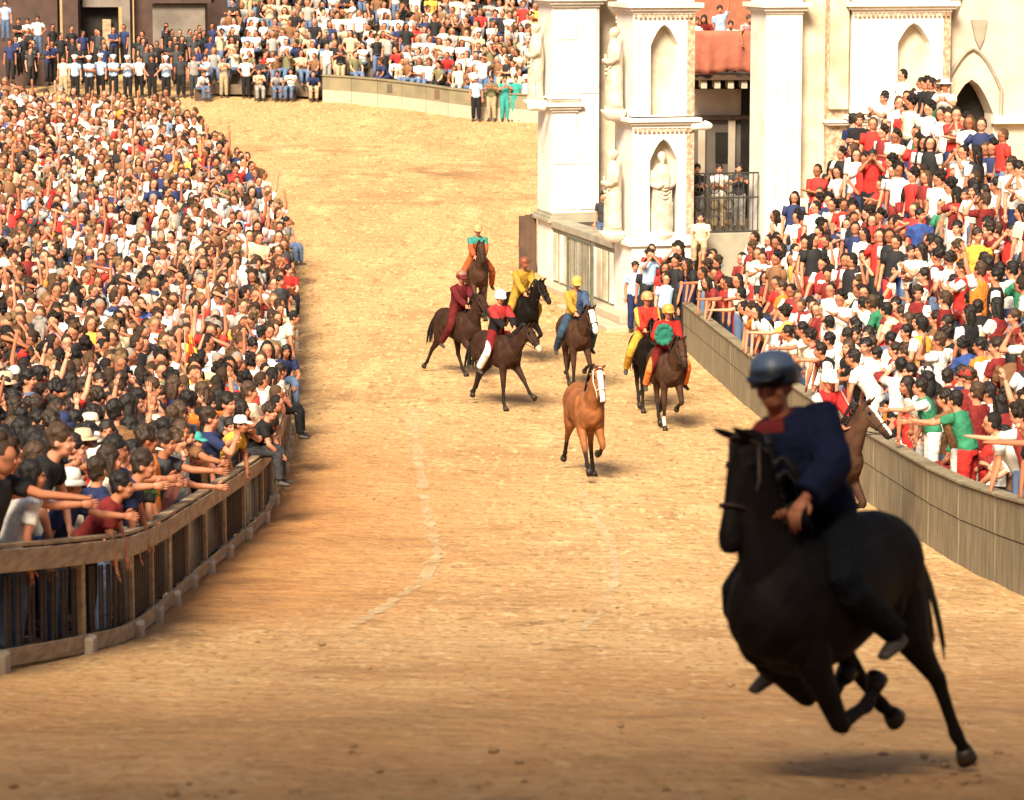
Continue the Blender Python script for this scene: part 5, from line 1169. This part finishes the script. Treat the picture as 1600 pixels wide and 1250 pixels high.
BAY, DARKBAY, BLACKC, BROWN, CHEST = (.10, .042, .022), (.045, .022, .015), (.010, .0075, .0065), (.07, .035, .022), (.28, .105, .04)
REIN = [HV(.42, s_, 1.70) - Vector((0, 0, 0)) for s_ in (-.10, .10)]
def reins(J): return [SEAT + J['arm'][i][2] for i in (0, 1)]
def race(px, py, rz, legs, coat, jk, hlab, neck=6, drop=0, yaw=0, voxel=.018, lift=0, pitch=0, roll=0, hair=(.012, .009, .008), strap='leather', scale=1.0, **hk):
    P = horse_parts(legs, neck, drop, yaw, voxel, **hk); J = None
    if jk: J = ride_joints(**jk.pop('ride', {}))
    g_ = hit(px, py); t = place_horse(P, g_, rz, hlab, coat, hair, lift, reins(J) if J else None, strap, scale, pitch, roll)
    for c_ in ('jacket', 'trousers'):
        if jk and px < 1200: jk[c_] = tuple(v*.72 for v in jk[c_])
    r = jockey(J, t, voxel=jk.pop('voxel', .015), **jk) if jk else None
    return t, r, P, J
W = COLS['white']
def front_silk(co):
    z = np.zeros((len(co), 4)); ax = co[:, 0] + .25*np.maximum(co[:, 2] - .09, 0); k = (np.abs(ax + .02) < .03) & (co[:, 1] < -.06) & (co[:, 2] > .33); z[k] = (.32, .20, .05, 1); k2 = (co[:, 2] > .50) & (np.abs(ax) < .11); z[k2] = (.12, .015, .015, 1)
    return z
# the black horse in front
race(1332, 1218, -34, ((-25, -50, -84, -112), (-8, -28, -98, -124), (62, -40, -46, -56), (-20, -42, -24, -36)), BLACKC, dict(ride=dict(lean=14, head=(-16, -12), hands=((-.16, -.36, 1.10), (.02, -.38, 1.12)), roll=-9, tuck=True, twist=26), label='jockey in dark blue jacket and blue helmet riding the black horse in front',
     jacket=(.006, .009, .030), trousers=(.004, .005, .008), helmet=(.008, .010, .016), hpaint=helm_top((.06, .09, .155)), skin=3, voxel=.012, bulk=.05, scale=1.04, paint=front_silk),  # blue helmet top also carries a painted highlight
     'black galloping horse in the right foreground', neck=-30, drop=38, yaw=-9, voxel=.013, pitch=0, roll=-8, scale=.94, lift=-.15, wide=1.14, points=(.008, .007, .007))
# brown horse half hidden behind it
race(1282, 842, 34, ('stand', 'lift', 'under', 'push'), BROWN, dict(ride=dict(lean=12, head=(-20, 0)), label='jockey in red and white with a white helmet half hidden behind the front rider', jacket=(.50, .03, .03), trousers=(.45, .03, .03), helmet=W, paint=sleeves(W, .19)),
     'brown horse with white blaze half hidden behind the black horse', neck=-12, drop=8, yaw=14, blaze=.045)
# the loose chestnut horse
t, _, P, _ = race(913, 744, 9, ('reach', 'fold', 'push', 'under'), CHEST, None, 'riderless chestnut horse with white blaze alone ahead of the pack', neck=-6, drop=26, yaw=6, scale=1.04, blaze=.05, strap='white_strap')
# the pack
race(715, 588, 34, ('reach', 'lift', 'push', 'under'), DARKBAY, dict(ride=dict(lean=14, head=(-18, 0)), label='jockey in maroon on the leftmost dark bay horse', jacket=(.16, .02, .025), trousers=(.15, .02, .02), helmet=(.14, .02, .02), hpaint=helm_top((.25, .12, .08))), 'dark bay horse leftmost in the pack under the maroon jockey', neck=-6, drop=6)
race(776, 637, 32, ('stand', 'reach', 'swing', 'push'), DARKBAY, dict(ride=dict(lean=12, head=(-16, 0)), label='jockey with white helmet in black and maroon jacket with white trim', jacket=(.02, .018, .022), trousers=(.24, .02, .025), helmet=W, paint=yoke((.34, .03, .03), .36), tpaint=stripe(W)), 'dark bay horse with pale noseband under the white helmeted jockey', neck=14, drop=0, yaw=6, muzzle=(.45, .38, .3))
race(812, 566, 24, ('lift', 'fold', 'push', 'stand'), BLACKC, dict(ride=dict(lean=22, head=(-8, 6)), label='jockey all in yellow with brown helmet in the middle of the pack', jacket=(.60, .34, .05), trousers=(.55, .30, .05), helmet=(.20, .06, .03)), 'nearly black horse under the yellow jockey in mid pack', neck=0, drop=8, yaw=8)
race(745, 498, 8, ('lift', 'stand', 'push', 'under'), BROWN, dict(ride=dict(lean=20), label='rearmost jockey in orange with green collar', jacket=(.52, .13, .045), trousers=(.45, .11, .035), helmet=(.65, .30, .15), paint=yoke((.04, .20, .17), .40)), 'brown horse last of the pack under the orange jockey', neck=-10, drop=10)
race(897, 606, 14, ('stand', 'lift', 'under', 'push'), BROWN, dict(ride=dict(lean=16, head=(-10, 4)), label='jockey in yellow and blue jacket on a white faced horse', jacket=(.60, .34, .06), trousers=(.05, .09, .15), helmet=(.62, .33, .08), paint=halves((.05, .08, .16), 0, 1, -.02)), 'brown horse with white face under the yellow and blue jockey', neck=8, drop=10, yaw=6, blaze=.075, muzzle=(.6, .55, .5))
race(1008, 640, 8, ('stand', 'fold', 'under', 'push'), BLACKC, dict(ride=dict(lean=12), label='jockey in yellow and red partly hidden behind the red jockey', jacket=(.72, .06, .04), trousers=(.75, .42, .06), helmet=(.58, .27, .12), paint=sleeves((.60, .36, .07), .2)), 'black horse partly hidden behind the red jockey', neck=0, drop=10)
t, r_, P, J = race(1040, 668, 10, ('stand', 'lift', 'under', 'push'), BROWN, dict(ride=dict(lean=14, hands=((-.12, -.36, 1.22), (.10, -.44, 1.12))), label='jockey in red jacket and orange helmet by the plank barrier', jacket=(.50, .03, .025), trousers=(.20, .018, .018), helmet=(.60, .27, .06), tpaint=stripe((.7, .2, .05))), 'brown horse under the red jockey near the plank barrier', neck=6, drop=12, yaw=4, socks=(0,))
# green rosette on the red jockey's arm
ros = obj('green_plume', None); bpy.data.objects.remove(ros)
G = Geo(); rg2 = random.Random(4)
for k in range(22):
    a = k*.2856*2; r = .17; G.ell((r*math.cos(a)*.85, -.02 + rg2.uniform(-.02, .02), r*math.sin(a)), (.05, .035, .055), 7, 5, None, .3)
G.ell((0, 0, 0), (.16, .05, .17), 12, 8)
M_ = r_.matrix_basis @ Matrix.Translation(J['arm'][0][2] + Vector((-.05, -.10, .10)))
o = obj('plume_rosette', G.remesh('plume_rosette', .018, 'cloth', 0), None, (.025, .17, .125)); o.matrix_basis = M_; tag(o, 'round green plume held by the red jockey', 'plume')
